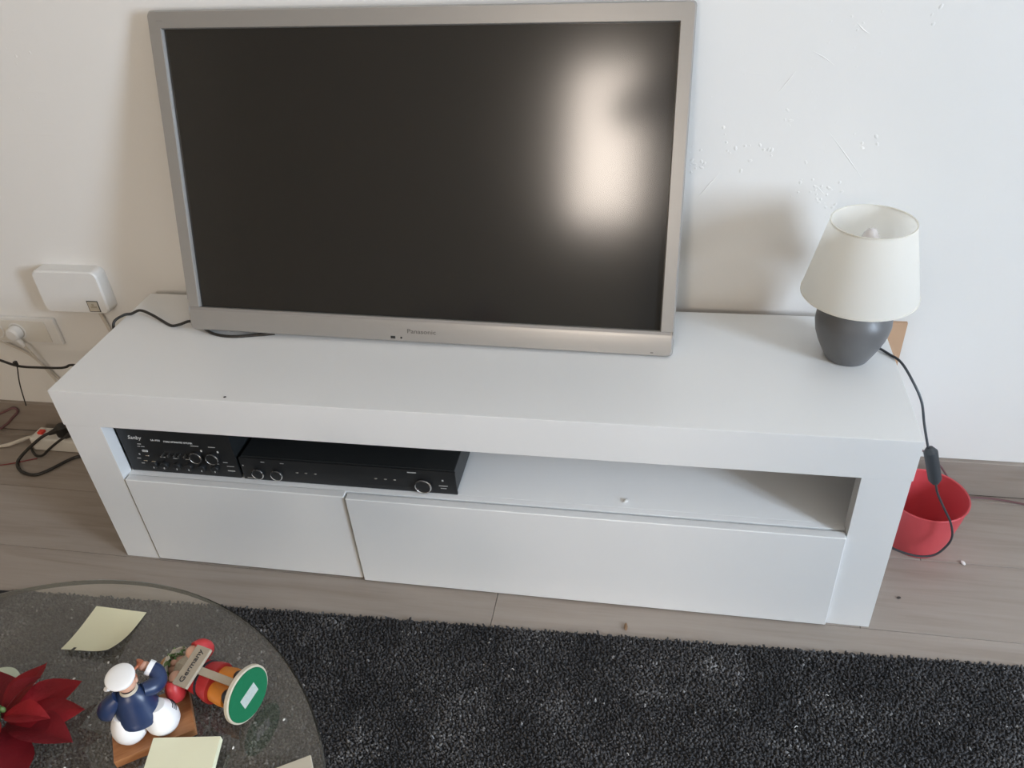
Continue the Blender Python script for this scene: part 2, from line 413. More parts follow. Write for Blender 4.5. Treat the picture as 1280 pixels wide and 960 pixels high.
# trowel ridges and blobs standing proud on the plaster
def plaster_relief():
    bm = bmesh.new()
    for line in [[(1.4517, 0.8316), (1.4889, 0.7875), (1.5221, 0.7468)], [(1.3986, 0.9735), (1.4241, 0.9599), (1.4431, 0.9464)], [(1.3529, 0.8962), (1.3687, 0.9208), (1.3812, 0.9382)], [(1.2276, 0.6996), (1.248, 0.729), (1.2682, 0.7545)], [(1.4445, 0.7307), (1.4613, 0.7135)], [(1.4676, 1.0151), (1.4811, 1.0023), (1.4909, 0.9971)]]:
        pts = [(x, WY + 0.0004, z) for x, z in line]
        tube_bm(pts, [0.0006, 0.0013, 0.0006], 6, 6, bm=bm)
    for x, z, sp, n in [(1.3089, 0.8008, 0.0168, 7), (1.3503, 0.7993, 0.0096, 5), (1.2689, 0.8322, 0.0096, 3), (1.4549, 0.7182, 0.0168, 8), (1.4671, 0.6944, 0.012, 6), (1.3907, 0.8563, 0.012, 5), (1.2169, 0.7715, 0.0144, 8), (1.5261, 0.8241, 0.0144, 5), (1.4145, 0.7414, 0.0168, 6), (1.5763, 1.0221, 0.0096, 3), (1.4736, 0.7262, 0.012, 4), (1.237, 0.7793, 0.0168, 6), (1.4741, 1.0062, 0.0144, 4), (-0.1104, 1.007, 0.03, 3)]:
        for k in range(n):
            merge(bm, ball_bm((x + rng.normal(0, sp), WY, z + rng.normal(0, sp)), rng.uniform(.0013, .0032), 8, (rng.uniform(.8, 1.9), 0.26, 1), Euler((0, rng.uniform(0, 3), 0)).to_matrix()))
    o = link_mesh('plaster_relief', bm, 'plaster', wall_back); o['kind'] = 'stuff'
plaster_relief()

# floor planks: each one an object under the floor
PW, PL = 0.1930, 1.285
pm = {}
def plank_mesh(w):
    if w not in pm:
        b = box_bm(0, PL - 0.0012, 0, w - 0.0011, -0.008, 0)
        top = [e for e in b.edges if all(abs(v.co.z) < 1e-6 for v in e.verts)]
        bmesh.ops.bevel(b, geom=top, offset=0.0007, segments=1, affect='EDGES')
        me = bpy.data.meshes.new('plank'); b.to_mesh(me); b.free(); me.materials.append(M['floor']); pm[w] = me
    return pm[w]
offs = [0.35, 0.94, 0.12, 0.866 - 1.285 * 1, 0.62, 0.2, 1.05, 0.45, 0.8, 0.3, 0.66, 1.1, 0.05, 0.5, 0.9, 0.25, 0.7, 0.0]
y = 0.383
row = 0
def add_row(y, w, off):
    x = off
    while x > LX: x -= PL
    while x < RX:
        o = bpy.data.objects.new('plank', plank_mesh(w)); COL.objects.link(o); o.parent = floor
        o.location = (x, y, 0)
        x += PL
add_row(0.383, 0.021 + 0.0011, 0.35)
for r in range(18):
    yy = 0.383 - PW * (r + 1)
    if yy < FY: break
    add_row(yy, PW, {1: 0.45, 2: 0.30, 3: 0.866}.get(r + 1, offs[r % len(offs)]))

# skirting board along the television wall (same grey oak)
struct('baseboard_back', box_bm(LX, RX, WY - 0.012, WY, 0.0005, 0.0955, 0.0008, 1), 'floor')

# ------------------------------------------------------------------ rug
RA = 0.0345                                        # the rug lies turned by two degrees
def rug():
    root = empty('rug', (0.9, -0.0945, 0), (0, 0, RA))
    tag(root, 'speckled charcoal short pile rug in front of the white media unit', 'rug')
    X0, X1, Y0 = -1.35, 1.75, -1.55
    link_mesh('backing', box_bm(X0, X1, Y0, 0, 0.0002, 0.004), 'rug_back', root, False)
    s = 0.0046
    nx, ny = int((X1 - X0) / s), int(-Y0 / s)
    gx, gy = np.meshgrid(np.arange(nx), np.arange(ny))
    keep = ((gx * s + X0) > -1.1) & (gy * s < 1.0)
    px = X0 + gx[keep] * s + rng.uniform(-.5, .5, keep.sum()) * s
    py = -(gy[keep] * s + rng.uniform(-.3, .6, keep.sum()) * s)
    n = len(px)
    h = rng.uniform(0.0065, 0.0090, n); r = rng.uniform(0.0024, 0.0037, n)
    ang = rng.uniform(0, 2 * PI, n)
    lx = rng.normal(0, 0.0018, n); ly = rng.normal(0, 0.0018, n)
    V = np.zeros((n, 6, 3), np.float32)
    for k in range(3):
        a = ang + k * 2 * PI / 3
        V[:, k, 0] = px + np.cos(a) * r; V[:, k, 1] = py + np.sin(a) * r; V[:, k, 2] = 0.003
        V[:, 3 + k, 0] = px + lx + np.cos(a + .4) * r * 0.75; V[:, 3 + k, 1] = py + ly + np.sin(a + .4) * r * 0.75
        V[:, 3 + k, 2] = h + rng.normal(0, 0.0007, n)
    F = np.array([[0, 1, 4, 3], [1, 2, 5, 4], [2, 0, 3, 5]])
    base = np.arange(n)[:, None, None] * 6
    quads = (F[None] + base).reshape(-1, 4); tris = (np.array([[3, 4, 5]])[None] + base).reshape(-1, 3)
    me = bpy.data.meshes.new('pile')
    me.vertices.add(n * 6); me.vertices.foreach_set('co', V.reshape(-1))
    nl = quads.size + tris.size
    me.loops.add(nl); me.loops.foreach_set('vertex_index', np.concatenate([quads.reshape(-1), tris.reshape(-1)]).astype(np.int32))
    npoly = len(quads) + len(tris); me.polygons.add(npoly)
    ls = np.concatenate([np.arange(len(quads)) * 4, quads.size + np.arange(len(tris)) * 3]).astype(np.int32)
    me.polygons.foreach_set('loop_start', ls)
    me.update(calc_edges=True); me.validate()
    # the yarn is a melange: patches of lighter and darker yarn and single pale threads
    low = np.array([mnoise.noise(Vector((x * 9, yv * 9, 0))) + 0.6 * mnoise.noise(Vector((x * 28, yv * 28, 3))) for x, yv in zip(px, py)])
    t = np.clip(0.47 + 0.34 * low + rng.normal(0, 0.15, n), 0, 1)
    t[rng.random(n) < 0.004] = 1.0
    at = me.attributes.new('tuft', 'FLOAT', 'POINT'); at.data.foreach_set('value', np.repeat(t, 6).astype(np.float32))
    me.materials.append(M['rug'])
    o = bpy.data.objects.new('pile', me); COL.objects.link(o); o.parent = root; o['kind'] = 'stuff'
    return root
rug()

# ------------------------------------------------------------------ media unit (origin: its left front lower corner)
H, D, W = 0.4675, 0.385, 1.600
unit = empty('media_unit', (0.8, 0.19, 0))
tag(unit, 'long low glossy white media unit with open shelf under the television', 'tv stand')
def upart(name, bm, m='white', parent=unit):
    off = Vector((-0.8, -0.19, 0))
    for v in bm.verts: v.co += off
    return link_mesh(name, bm, m, parent)
upart('top_panel', box_bm(-0.0015, W + 0.0015, -0.002, D, H - 0.0852, H, 0.0013))
for x0, x1, b0, b1 in ((0, 0.080, 0, 0.022), (W - 0.080, W, W - 0.022, W)):     # a wide front stile with a thinner side board behind it
    bm = box_bm(x0, x1, 0, 0.030, 0, H - 0.0862, 0.0010)
    box_bm(b0, b1, 0.0295, D, 0, H - 0.0862, 0.0008, bm=bm)
    upart('side_panel', bm)
upart('shelf', box_bm(0.0225, W - 0.0225, 0.0305, D - 0.006, 0.222, 0.2406, 0.0006), 'white_in')
upart('shelf_edge', box_bm(0.0805, W - 0.0805, 0.0165, 0.0304, 0.222, 0.2406, 0.0005), 'white_in')
upart('back_panel', box_bm(0.0225, W - 0.0225, D - 0.006, D - 0.001, 0.005, H - 0.086), 'white_in')
upart('bottom_panel', box_bm(0.0225, W - 0.0225, 0.0305, D - 0.0065, 0.012, 0.028), 'white_in')
upart('divider', box_bm(0.561, 0.579, 0.022, D - 0.0065, 0.0285, 0.2215), 'white_in')
upart('drawer_front', box_bm(0.0835, 0.5685, -0.003, 0.0155, 0.004, 0.2425, 0.0022, 3))
upart('drawer_front', box_bm(0.5725, 1.5185, -0.008, 0.0105, 0.003, 0.2425, 0.0022, 3))

# ------------------------------------------------------------------ television, leaning against the wall
yaw, tilt, roll = -0.0119, 0.2715, -0.0088
u = Vector((math.cos(yaw), math.sin(yaw), 0)); nb = Vector((-math.sin(yaw), math.cos(yaw), 0))
v = Vector((0, 0, 1)) * math.cos(tilt) + nb * math.sin(tilt)
u, v = u * math.cos(roll) + v * math.sin(roll), v * math.cos(roll) - u * math.sin(roll)
nf = u.cross(v)                                    # points out of the screen
tv = empty('television', (0.1908, 0.2215, 0.4775))
tv.rotation_euler = Matrix((u, v, nf)).transposed().to_euler()
tag(tv, 'large flat television with wide silver frame leaning on the white wall', 'television')
TW, TH = 1.0074, 0.6196
SX0, SX1, SY0, SY1 = 0.0287, 0.9806, 0.0513, 0.5867
BAR = 0.0513

def rrect(x0, x1, y0, y1, r, k=6):
    pts = []
    for cx, cy, a0 in ((x1 - r, y0 + r, -PI / 2), (x1 - r, y1 - r, 0), (x0 + r, y1 - r, PI / 2), (x0 + r, y0 + r, PI)):
        for i in range(k + 1):
            a = a0 + PI / 2 * i / k
            pts.append((cx + r * math.cos(a), cy + r * math.sin(a)))
    return pts

def frame_bm():
    """upper frame: left, top and right bars as one moulding with an inner chamfer"""
    bm = bmesh.new()
    def loop(pts, z): return [bm.verts.new((x, y, z)) for x, y in pts]
    k = 5
    def outer(ins, z, r=0.008):
        x0, x1, y1 = ins, TW - ins, TH - ins
        P = [(x1, BAR)] + [(x1 - r + r * math.cos(a), y1 - r + r * math.sin(a)) for a in [PI / 2 * i / k for i in range(k + 1)]] + \
            [(x0 + r + r * math.cos(a), y1 - r + r * math.sin(a)) for a in [PI / 2 + PI / 2 * i / k for i in range(k + 1)]] + [(x0, BAR)]
        return loop(P, z)
    def inner(ins, z):
        x0, x1, y1 = SX0 - ins, SX1 + ins, SY1 + ins
        P = [(x1, BAR)] + [(x1, y1)] * 1 + [(x0, y1)] + [(x0, BAR)]
        return loop(P, z)
    back = outer(0.002, -0.018); side = outer(0, -0.006); fr = outer(0.003, 0.0)
    for A, B in ((back, side), (side, fr)):
        for i in range(len(A) - 1): bm.faces.new((A[i], A[i + 1], B[i + 1], B[i]))
    a, b, c = inner(0.0022, 0.0), inner(0.0, -0.0035), inner(0.0, -0.010)
    for A, B in ((a, b), (b, c)):
        for i in range(3): bm.faces.new((A[i], A[i + 1], B[i + 1], B[i]))
    n = len(fr)
    # front face strip between the outer loop and the inner one
    bm.faces.new([fr[0]] + fr[1:2 + k // 2 + 1] + [a[1], a[0]])
    bm.faces.new(fr[2 + k // 2:n - 2 - k // 2] + [a[2], a[1]])
    bm.faces.new(fr[n - 3 - k // 2:] + [a[3], a[2]])
    return bm
link_mesh('frame', frame_bm(), 'silver', tv)

def bar_bm():
    """lower bar: flat front with rounded outer corners, a sloping chamfer up to the screen"""
    bm = bmesh.new()
    k, r = 6, 0.010
    def prof(ins, z, top):
        P = [(ins + 0.0, top)] + [(ins + r + r * math.cos(a), ins + r + r * math.sin(a)) for a in [PI + PI / 2 * i / k for i in range(k + 1)]] + \
            [(TW - ins - r + r * math.cos(a), ins + r + r * math.sin(a)) for a in [1.5 * PI + PI / 2 * i / k for i in range(k + 1)]] + [(TW - ins, top)]
        return [bm.verts.new((x, y, z)) for x, y in P]
    back = prof(0.001, -0.037, BAR - 0.0006); side = prof(0, -0.010, BAR - 0.0006); e1 = prof(0.0022, -0.001, BAR - 0.0006)
    fr = prof(0.0045, 0.001, 0.0385)
    for A, B in ((back, side), (side, e1)):
        for i in range(len(A) - 1): bm.faces.new((A[i], A[i + 1], B[i + 1], B[i]))
    for i in range(len(e1) - 1): bm.faces.new((e1[i], e1[i + 1], fr[i + 1], fr[i]))
    bm.faces.new(fr)
    t0, t1 = bm.verts.new((0.0035, BAR - 0.0006, -0.0035)), bm.verts.new((TW - 0.0035, BAR - 0.0006, -0.0035))
    bm.faces.new((fr[0], t0, t1, fr[-1])); bm.faces.new((fr[0], e1[0], t0)); bm.faces.new((fr[-1], t1, e1[-1]))
    bm.faces.new((t0, e1[0], side[0], back[0], back[-1], side[-1], e1[-1], t1)); bm.faces.new(back)
    return bm
bar = link_mesh('lower_bar', bar_bm(), 'silver', tv, sharp=25)
link_mesh('screen', box_bm(SX0 - 0.002, SX1 + 0.002, SY0 - 0.002, SY1 + 0.002, -0.0125, -0.0085), 'screen', tv, False)
def cover_bm():
    bm = bmesh.new()
    def loop(x0, x1, y0, y1, z, zt): return [bm.verts.new(c) for c in ((x0, y0, z), (x1, y0, z), (x1, y1, zt), (x0, y1, zt))]
    A = loop(0.006, TW - 0.006, BAR + 0.001, TH - 0.004, -0.0130, -0.0130); B = loop(0.008, TW - 0.008, BAR + 0.001, TH - 0.006, -0.037, -0.0185)
    C = loop(0.10, TW - 0.10, 0.07, 0.46, -0.040, -0.030); E = loop(0.14, TW - 0.14, 0.10, 0.40, -0.072, -0.055)
    for P, Q in ((A, B), (B, C), (C, E)):
        for i in range(4): bm.faces.new((P[i], P[(i + 1) % 4], Q[(i + 1) % 4], Q[i]))
    bm.faces.new(A[::-1]); bm.faces.new(E)
    return bm
link_mesh('back_cover', cover_bm(), 'black', tv, False)
b = fit_text(text_bm('Panasonic', 0.01, 0.0003), 0.0590, 0.0088)
bmesh.ops.transform(b, matrix=Matrix.Translation((0.4825, 0.0205, 0.0013)), verts=b.verts[:])
tag(link_mesh('logo', b, 'logo', bar, False), 'small dark grey maker lettering')
link_mesh('sensor_window', box_bm(0.4465, 0.4565, 0.0075, 0.0130, 0.0004, 0.0016, 0.0004, 1), 'black', bar)
link_mesh('indicator_lamp', ball_bm((0.4690, 0.0100, 0.001), 0.0022, 12, (1, 1, 0.4)), 'black', bar)
link_mesh('corner_mark', box_bm(0.9650, 0.9705, 0.0080, 0.0100, 0.0008, 0.0013), 'logo', bar)
link_mesh('corner_mark', box_bm(0.0200, 0.0330, 0.6000, 0.6020, 0.0, 0.0003), 'silver_dark', tv)
link_mesh('chamfer_strip', box_bm(0.006, TW - 0.006, 0.0392, BAR - 0.0008, -0.0030, -0.0012), 'silver_dark', bar, False)

# ------------------------------------------------------------------ amplifiers on the shelf
SZ = 0.2408
def knob(name, parent, x, z, r, y, ring=True, depth=0.008, mark=None):
    b = lathe_bm([(r * 0.96, 0), (r, 0.001), (r, depth - 0.0015), (r * 0.90, depth), (r * 0.86, depth - 0.0004), (0, depth - 0.0004)], 28, cap0=True)
    m = Matrix.Translation((x, y, z)) @ Matrix.Rotation(PI / 2, 4, 'X')
    bmesh.ops.transform(b, matrix=m, verts=b.verts[:])
    k = link_mesh(name, b, 'black', parent)
    if ring:
        b = lathe_bm([(r * 0.86, depth - 0.0006), (r * 0.90, depth + 0.0005), (r * 0.99, depth + 0.0004), (r * 1.05, depth - 0.0016)], 28)
        bmesh.ops.transform(b, matrix=m, verts=b.verts[:])
        tag(link_mesh('chrome_ring', b, 'chrome', k), 'thin bright ring on the knob face')
    return k
def mark(bm, x, z, w, h, y):
    box_bm(x - w / 2, x + w / 2, y - 0.0003, y + 0.0002, z - h / 2, z + h / 2, bm=bm)

def amp_small():
    x0, x1, y0, y1, z1 = 0.0, 0.2500, 0.0, 0.30, 0.128
    r = empty('stereo_amplifier', (0.0860, 0.0275, SZ))
    tag(r, 'compact black stereo amplifier with many small knobs at left end of shelf', 'amplifier')
    link_mesh('case', box_bm(x0 + .001, x1 - .001, y0 + 0.006, y1, 0.006, z1 - 0.001, 0.0015), 'black_metal', r)
    f = link_mesh('faceplate', box_bm(x0, x1, y0, y0 + 0.0055, 0.003, z1, 0.001), 'black', r)
    for (fx, fy) in ((0.03, 0.03), (0.22, 0.03), (0.03, 0.27), (0.22, 0.27)):
        b = lathe_bm([(0.011, 0), (0.011, 0.0058)], 16, True, True); bmesh.ops.translate(b, vec=(fx, fy, 0), verts=b.verts[:])
        link_mesh('foot', b, 'black', r)
    def P(x, z): return x - 0.0860, z - SZ
    Y = -0.0001
    x, z = P(0.1055, 0.3275)
    b = fit_text(text_bm('Sanby', 0.01, 0.0002), 0.030, 0.0125)
    for q in b.verts: q.co.x += q.co.y * 0.25
    bmesh.ops.transform(b, matrix=Matrix.Translation((x, Y, z)) @ FRONT, verts=b.verts[:])
    tag(link_mesh('logo', b, 'print_white', f, False), 'slanted pale maker lettering')
    x, z = P(0.157, 0.3290); b = fit_text(text_bm('SA-950', 0.01, 0.0002), 0.021, 0.0045)
    bmesh.ops.transform(b, matrix=Matrix.Translation((x, Y, z)) @ FRONT, verts=b.verts[:])
    link_mesh('lettering', b, 'print_white', f, False)
    x, z = P(0.186, 0.3275); b = fit_text(text_bm('STEREO INTEGRATED AMPLIFIER', 0.01, 0.0002), 0.064, 0.0042)
    bmesh.ops.transform(b, matrix=Matrix.Translation((x, Y, z)) @ FRONT, verts=b.verts[:])
    link_mesh('lettering', b, 'print_white', f, False)
    bm = bmesh.new()          # the rows of tiny printed scale marks
    for (mx, mz, w, h) in ((0.127, .3185, .008, .002), (0.124, .3120, .006, .0016), (0.133, .3120, .008, .0016), (0.118, .2905, .003, .004), (0.113, .2790, .008, .0018), (0.118, .2660, .007, .0018),
                           (0.170, .2865, .012, .0014), (0.198, .2850, .010, .0014), (0.226, .2850, .010, .0014), (0.254, .2850, .010, .0014), (0.253, .3230, .018, .0016), (0.291, .3230, .015, .0016),
                           (0.310, .2840, .010, .0014), (0.319, .2740, .016, .0013), (0.318, .2620, .016, .0022), (0.291, .2785, .008, .0014)):
        a, c = P(mx, mz); mark(bm, a, c, w, h, Y)
    link_mesh('printed_marks', bm, 'print', f, False)['kind'] = 'stuff'
    def button(mx, mz, w, h, m='black', pr=0.004):
        a, c = P(mx, mz)
        link_mesh('push_button', box_bm(a - w / 2, a + w / 2, -pr, 0.0004, c - h / 2, c + h / 2, 0.0006, 1), m, f)
    button(0.1345, 0.3010, 0.0125, 0.0050, 'print', 0.002)
    for q in ((0.1375, 0.2895), (0.1290, 0.2755), (0.1470, 0.2745)): button(*q, 0.0090, 0.0030, 'chrome', 0.004)
    for q in (0.177, 0.190, 0.203, 0.214, 0.226): 
        a, c = P(q, 0.297)
        k = link_mesh('lever_switch', box_bm(a - .0012, a + .0012, -0.010, 0, c - .0030, c + .0030, 0.0005, 1), 'steel', f)
    for q in (0.145, 0.169, 0.198, 0.225, 0.254, 0.284):
        a, c = P(q, 0.2665); knob('tone_knob', f, a, c, 0.0085, 0, False, 0.007)
        link_mesh('pointer_mark', box_bm(a - .0009, a + .0009, -0.0074, -0.0065, c - .007, c - .003), 'print', f, False)
    for q in (0.2505, 0.2870):
        a, c = P(q, 0.2960); knob('volume_knob', f, a, c, 0.0135, 0, True, 0.009)
        bm = bmesh.new(); mark(bm, a + 0.0140, c + 0.0150, 0.0035, 0.0045, Y)
        link_mesh('pointer_mark', bm, 'print_white', f, False)
amp_small()

def amp_wide():
    r = empty('amplifier', (0.3420, 0.0275, SZ))
    tag(r, 'flat wide black amplifier with three ringed knobs beside the compact amplifier', 'amplifier')
    w, d, z1 = 0.4540, 0.290, 0.0610
    link_mesh('case', box_bm(.002, w - .002, 0.0055, d, 0.004, z1 - .001, 0.002), 'black_metal', r)
    f = link_mesh('faceplate', box_bm(0, w, 0, 0.005, 0.002, z1 - 0.002, 0.0012), 'black', r)
    for (fx, fy) in ((0.05, 0.04), (w - .05, 0.04), (0.05, 0.25), (w - .05, 0.25)):
        b = lathe_bm([(0.014, 0), (0.014, 0.0038)], 16, True, True); bmesh.ops.translate(b, vec=(fx, fy, 0), verts=b.verts[:])
        link_mesh('foot', b, 'black', r)
    def P(x, z): return x - 0.3420, z - SZ
    for q, rad in ((0.3785, 0.0125), (0.4195, 0.0125), (0.7290, 0.0165)):
        a, c = P(q, 0.2625); knob('volume_knob' if rad > .013 else 'tone_knob', f, a, c, rad, 0, True, 0.007)
    for q in (0.464, 0.483, 0.503, 0.631, 0.651, 0.670):
        a, c = P(q, 0.2705)
        b = ball_bm((a, 0.0003, c), 0.0022, 10, (1.5, .8, .7)); link_mesh('push_button', b, 'steel', f)
    bm = bmesh.new()
    for (mx, mz, ww, hh) in ((0.7080, .2935, .018, .0022), (0.7690, .2780, .0035, .0040), (0.7690, .2640, .018, .0016), (0.7690, .2575, .012, .0013), (0.3560, .2475, .012, .0016),
                             (0.394, .2925, .008, .0014), (0.436, .2925, .008, .0014), (0.348, .2800, .003, .0025)):
        a, c = P(mx, mz); mark(bm, a, c, ww, hh, -0.0001)
    link_mesh('printed_marks', bm, 'print', f, False)['kind'] = 'stuff'
amp_wide()

# ------------------------------------------------------------------ table lamp
def lamp():
    r = empty('table_lamp', (1.5160, 0.2440, H))
    tag(r, 'small table lamp with dark grey ceramic vase base and cream shade', 'lamp')
    prof = [(0, 0.0008), (0.036, 0), (0.0390, 0.002), (0.047, 0.018), (0.0560, 0.037), (0.0630, 0.057), (0.0660, 0.075), (0.0650, 0.090), (0.0575, 0.104), (0.047, 0.116), (0.030, 0.124), (0.016, 0.128), (0.014, 0.133), (0, 0.134)]
    link_mesh('base', lathe_bm(prof, 48), 'ceramic', r)
    link_mesh('lamp_holder', lathe_bm([(0.013, 0.133), (0.0145, 0.135), (0.0145, 0.172), (0.012, 0.176), (0, 0.1765)], 24), 'white_plastic', r)
    link_mesh('bulb', lathe_bm([(0.011, 0.176), (0.013, 0.184), (0.0180, 0.203), (0.0185, 0.220), (0.0165, 0.236), (0.0125, 0.248), (0.0070, 0.256), (0, 0.259)], 28), 'bulb', r)
    z0, z1, r0, r1 = 0.1355, 0.2700, 0.0990, 0.0690
    t = 0.0009
    s = link_mesh('lamp_shade', lathe_bm([(r0, z0), (r1, z1)], 64), 'shade', r)
    for rr, zz in ((r0, z0), (r1, z1)):
        b = lathe_bm([(rr - 0.0018, zz - 0.0011), (rr + 0.0006, zz - 0.0014), (rr + 0.0007, zz + 0.0014), (rr - 0.0018, zz + 0.0012), (rr - 0.0018, zz - 0.0011)], 64)
        link_mesh('shade_hem', b, 'shade', s)
    bm = bmesh.new()
    for k in range(3):
        a = k * 2 * PI / 3 + 0.5
        tube_bm([(0.0145 * math.cos(a), 0.0145 * math.sin(a), 0.171), ((r0 - .016) * math.cos(a), (r0 - .016) * math.sin(a), z0 + 0.022)], 0.0011, smooth=False, seg=6, bm=bm)
    link_mesh('shade_carrier', bm, 'steel', s)
    # cord: out of the vase, over the right edge of the unit, through the inline switch, down into a loop on the floor
    def L(p): return (p[0] - 1.5140, p[1] - 0.2440, p[2] - H)
    up = [(1.556, 0.268, 0.4800), (1.572, 0.268, 0.4740), (1.590, 0.252, 0.4705), (1.6070, 0.228, 0.4690), (1.626, 0.203, 0.447), (1.645, 0.185, 0.414), (1.656, 0.172, 0.372), (1.669, 0.158, 0.328)]
    c = link_mesh('cord', tube_bm([L(p) for p in up], 0.0024, 10, 8), 'cord', r)
    b = tube_bm([L((1.6705, 0.1575, 0.330)), L((1.674, 0.155, 0.322)), L((1.693, 0.148, 0.262)), L((1.696, 0.147, 0.252))], [0.006, 0.0125, 0.0120, 0.006], 1, 12, smooth=False)
    link_mesh('cord_switch', b, 'cord', r)
    dn = [(1.6955, 0.147, 0.255), (1.706, 0.149, 0.226), (1.725, 0.150, 0.190), (1.747, 0.150, 0.150), (1.758, 0.150, 0.112), (1.752, 0.150, 0.082), (1.735, 0.148, 0.060), (1.705, 0.148, 0.054), (1.668, 0.158, 0.056), (1.642, 0.19, 0.045), (1.628, 0.25, 0.012), (1.632, 0.33, 0.0035), (1.66, 0.376, 0.0035)]
    link_mesh('cord', tube_bm([L(p) for p in dn], 0.0022, 10, 8), 'cord', r)
lamp()

# ------------------------------------------------------------------ red pot, cables right of the unit
def pot():
    r = link_mesh('plant_pot', lathe_bm([(0, 0.004), (0.050, 0.004), (0.0535, 0.0005), (0.056, 0.003), (0.066, 0.050), (0.074, 0.100), (0.0780, 0.1300), (0.0800, 0.1315), (0.0790, 0.1335), (0.0765, 0.1320), (0.071, 0.098), (0.063, 0.050), (0.053, 0.009), (0, 0.007)], 64), 'red_plastic')
    r.location = (1.7330, 0.2480, 0)
    tag(r, 'empty bright red plastic pot on floor beside the media unit', 'pot')
pot()
o = link_mesh('cable', tube_bm([(1.58, 0.4065, 0.215), (1.655, 0.4040, 0.195), (1.700, 0.385, 0.172), (1.745, 0.368, 0.150), (1.785, 0.366, 0.115), (1.815, 0.372, 0.070), (1.835, 0.385, 0.020), (1.870, 0.392, 0.004), (1.905, 0.394, 0.003), (1.94, 0.392, 0.003), (1.99, 0.382, 0.003), (2.06, 0.36, 0.003), (2.15, 0.35, 0.003)], 0.0023, 8, 6), 'mauve_cable')
tag(o, 'thin dull mauve cable along the skirting right of the red pot', 'cable')

# cardboard sheet standing in the gap behind the unit
bm = box_bm(0.0, 1.0, 0.3895, 0.3965, 0.0, 1.0)
for q in bm.verts:
    x = q.co.x; hgt = 0.4560
    q.co.x = 0.95 + x * (1.6560 - 0.95); q.co.z *= hgt
tag(link_mesh('cardboard_sheet', bm, 'cardboard', None, False), 'brown cardboard sheet standing in the gap behind the white media unit', 'cardboard')

# ------------------------------------------------------------------ television lead over the unit and along the wall, with cable tie
pts = [(0.376, 0.2315, H + .0031), (0.338, 0.223, H + .0028), (0.285, 0.214, H + .0028), (0.240, 0.221, H + .0040), (0.206, 0.236, H + .013), (0.176, 0.249, H + .014), (0.150, 0.247, H + .006), (0.130, 0.246, H + .003), (0.100, 0.262, H + .0035), (0.066, 0.277, H + .010), (0.030, 0.292, H + .010), (0.010, 0.286, H + .004), (-0.002, 0.276, H + .006), (-0.012, 0.250, H + .002),
       (-0.013, 0.240, H - .03), (-0.022, 0.245, 0.385), (-0.08, 0.270, 0.335), (-0.150, 0.290, 0.316), (-0.216, 0.300, 0.311), (-0.235, 0.300, 0.304), (-0.256, 0.300, 0.300), (-0.310, 0.300, 0.298), (-0.368, 0.300, 0.299), (-0.413, 0.300, 0.314), (-0.50, 0.31, 0.335), (-0.62, 0.33, 0.345), (-0.80, 0.36, 0.29), (-1.0, 0.385, 0.14), (-1.12, 0.37, 0.02), (-1.25, 0.36, 0.0035), (-1.5, 0.35, 0.0035)]
lead = link_mesh('power_lead', tube_bm(pts, 0.0031, 8, 8), 'cable')
tag(lead, 'black lead running from under the television over the left end of unit', 'cable')
bm = bmesh.new()
tube_bm([(-0.3705, 0.2975, 0.298), (-0.380, 0.290, 0.25), (-0.391, 0.288, 0.185)], 0.0014, 6, 6, bm=bm)
box_bm(-0.3735, -0.3655, 0.2925, 0.3010, 0.3030, 0.3150, 0.001, 1, bm=bm)
lead_tie = tag(link_mesh('cable_tie', bm, 'cable', lead), 'black cable tie with its long tail hanging down')

# ------------------------------------------------------------------ wall box, socket, plug, white leads
def wall_box():
    r = empty('router', (-0.205, WY, 0.40))
    tag(r, 'flat white rounded box hung on wall above the wall socket', 'router')
    def bmx(x0, x1, z0, z1, y0, y1, rad):
        bm = bmesh.new(); P = rrect(x0, x1, z0, z1, rad, 6)
        A = [bm.verts.new((x, y1, z)) for x, z in P]; B = [bm.verts.new((x, y0 + .004, z)) for x, z in P]
        P2 = rrect(x0 + .003, x1 - .003, z0 + .003, z1 - .003, rad - .002, 6)
        C = [bm.verts.new((x, y0, z)) for x, z in P2]
        n = len(P)
        for U, V in ((A, B), (B, C)):
            for i in range(n): bm.faces.new((U[i], U[(i + 1) % n], V[(i + 1) % n], V[i]))
        bm.faces.new(A); bm.faces.new(C)
        return bm
    link_mesh('housing', bmx(-0.092, 0.080, 0.008, 0.120, -0.036, -0.0005, 0.016), 'white_plastic', r)
    s = link_mesh('sticker', box_bm(0.028, 0.058, -0.0368, -0.0360, 0.0140, 0.0440, 0.0003, 1), 'black', r, False)
    tag(s, 'small black edged sticker')
    link_mesh('sticker_face', box_bm(0.0300, 0.0560, -0.0372, -0.0366, 0.0160, 0.0420), 'beige_card', s, False)
    bm = bmesh.new(); box_bm(0.036, 0.052, -0.0375, -0.0370, 0.025, 0.030, bm=bm); merge(bm, ball_bm((0.0425, -0.0372, 0.0335), 0.0035, 10, (1, .1, 1)))
    link_mesh('sticker_print', bm, 'sign', s, False)
wall_box()

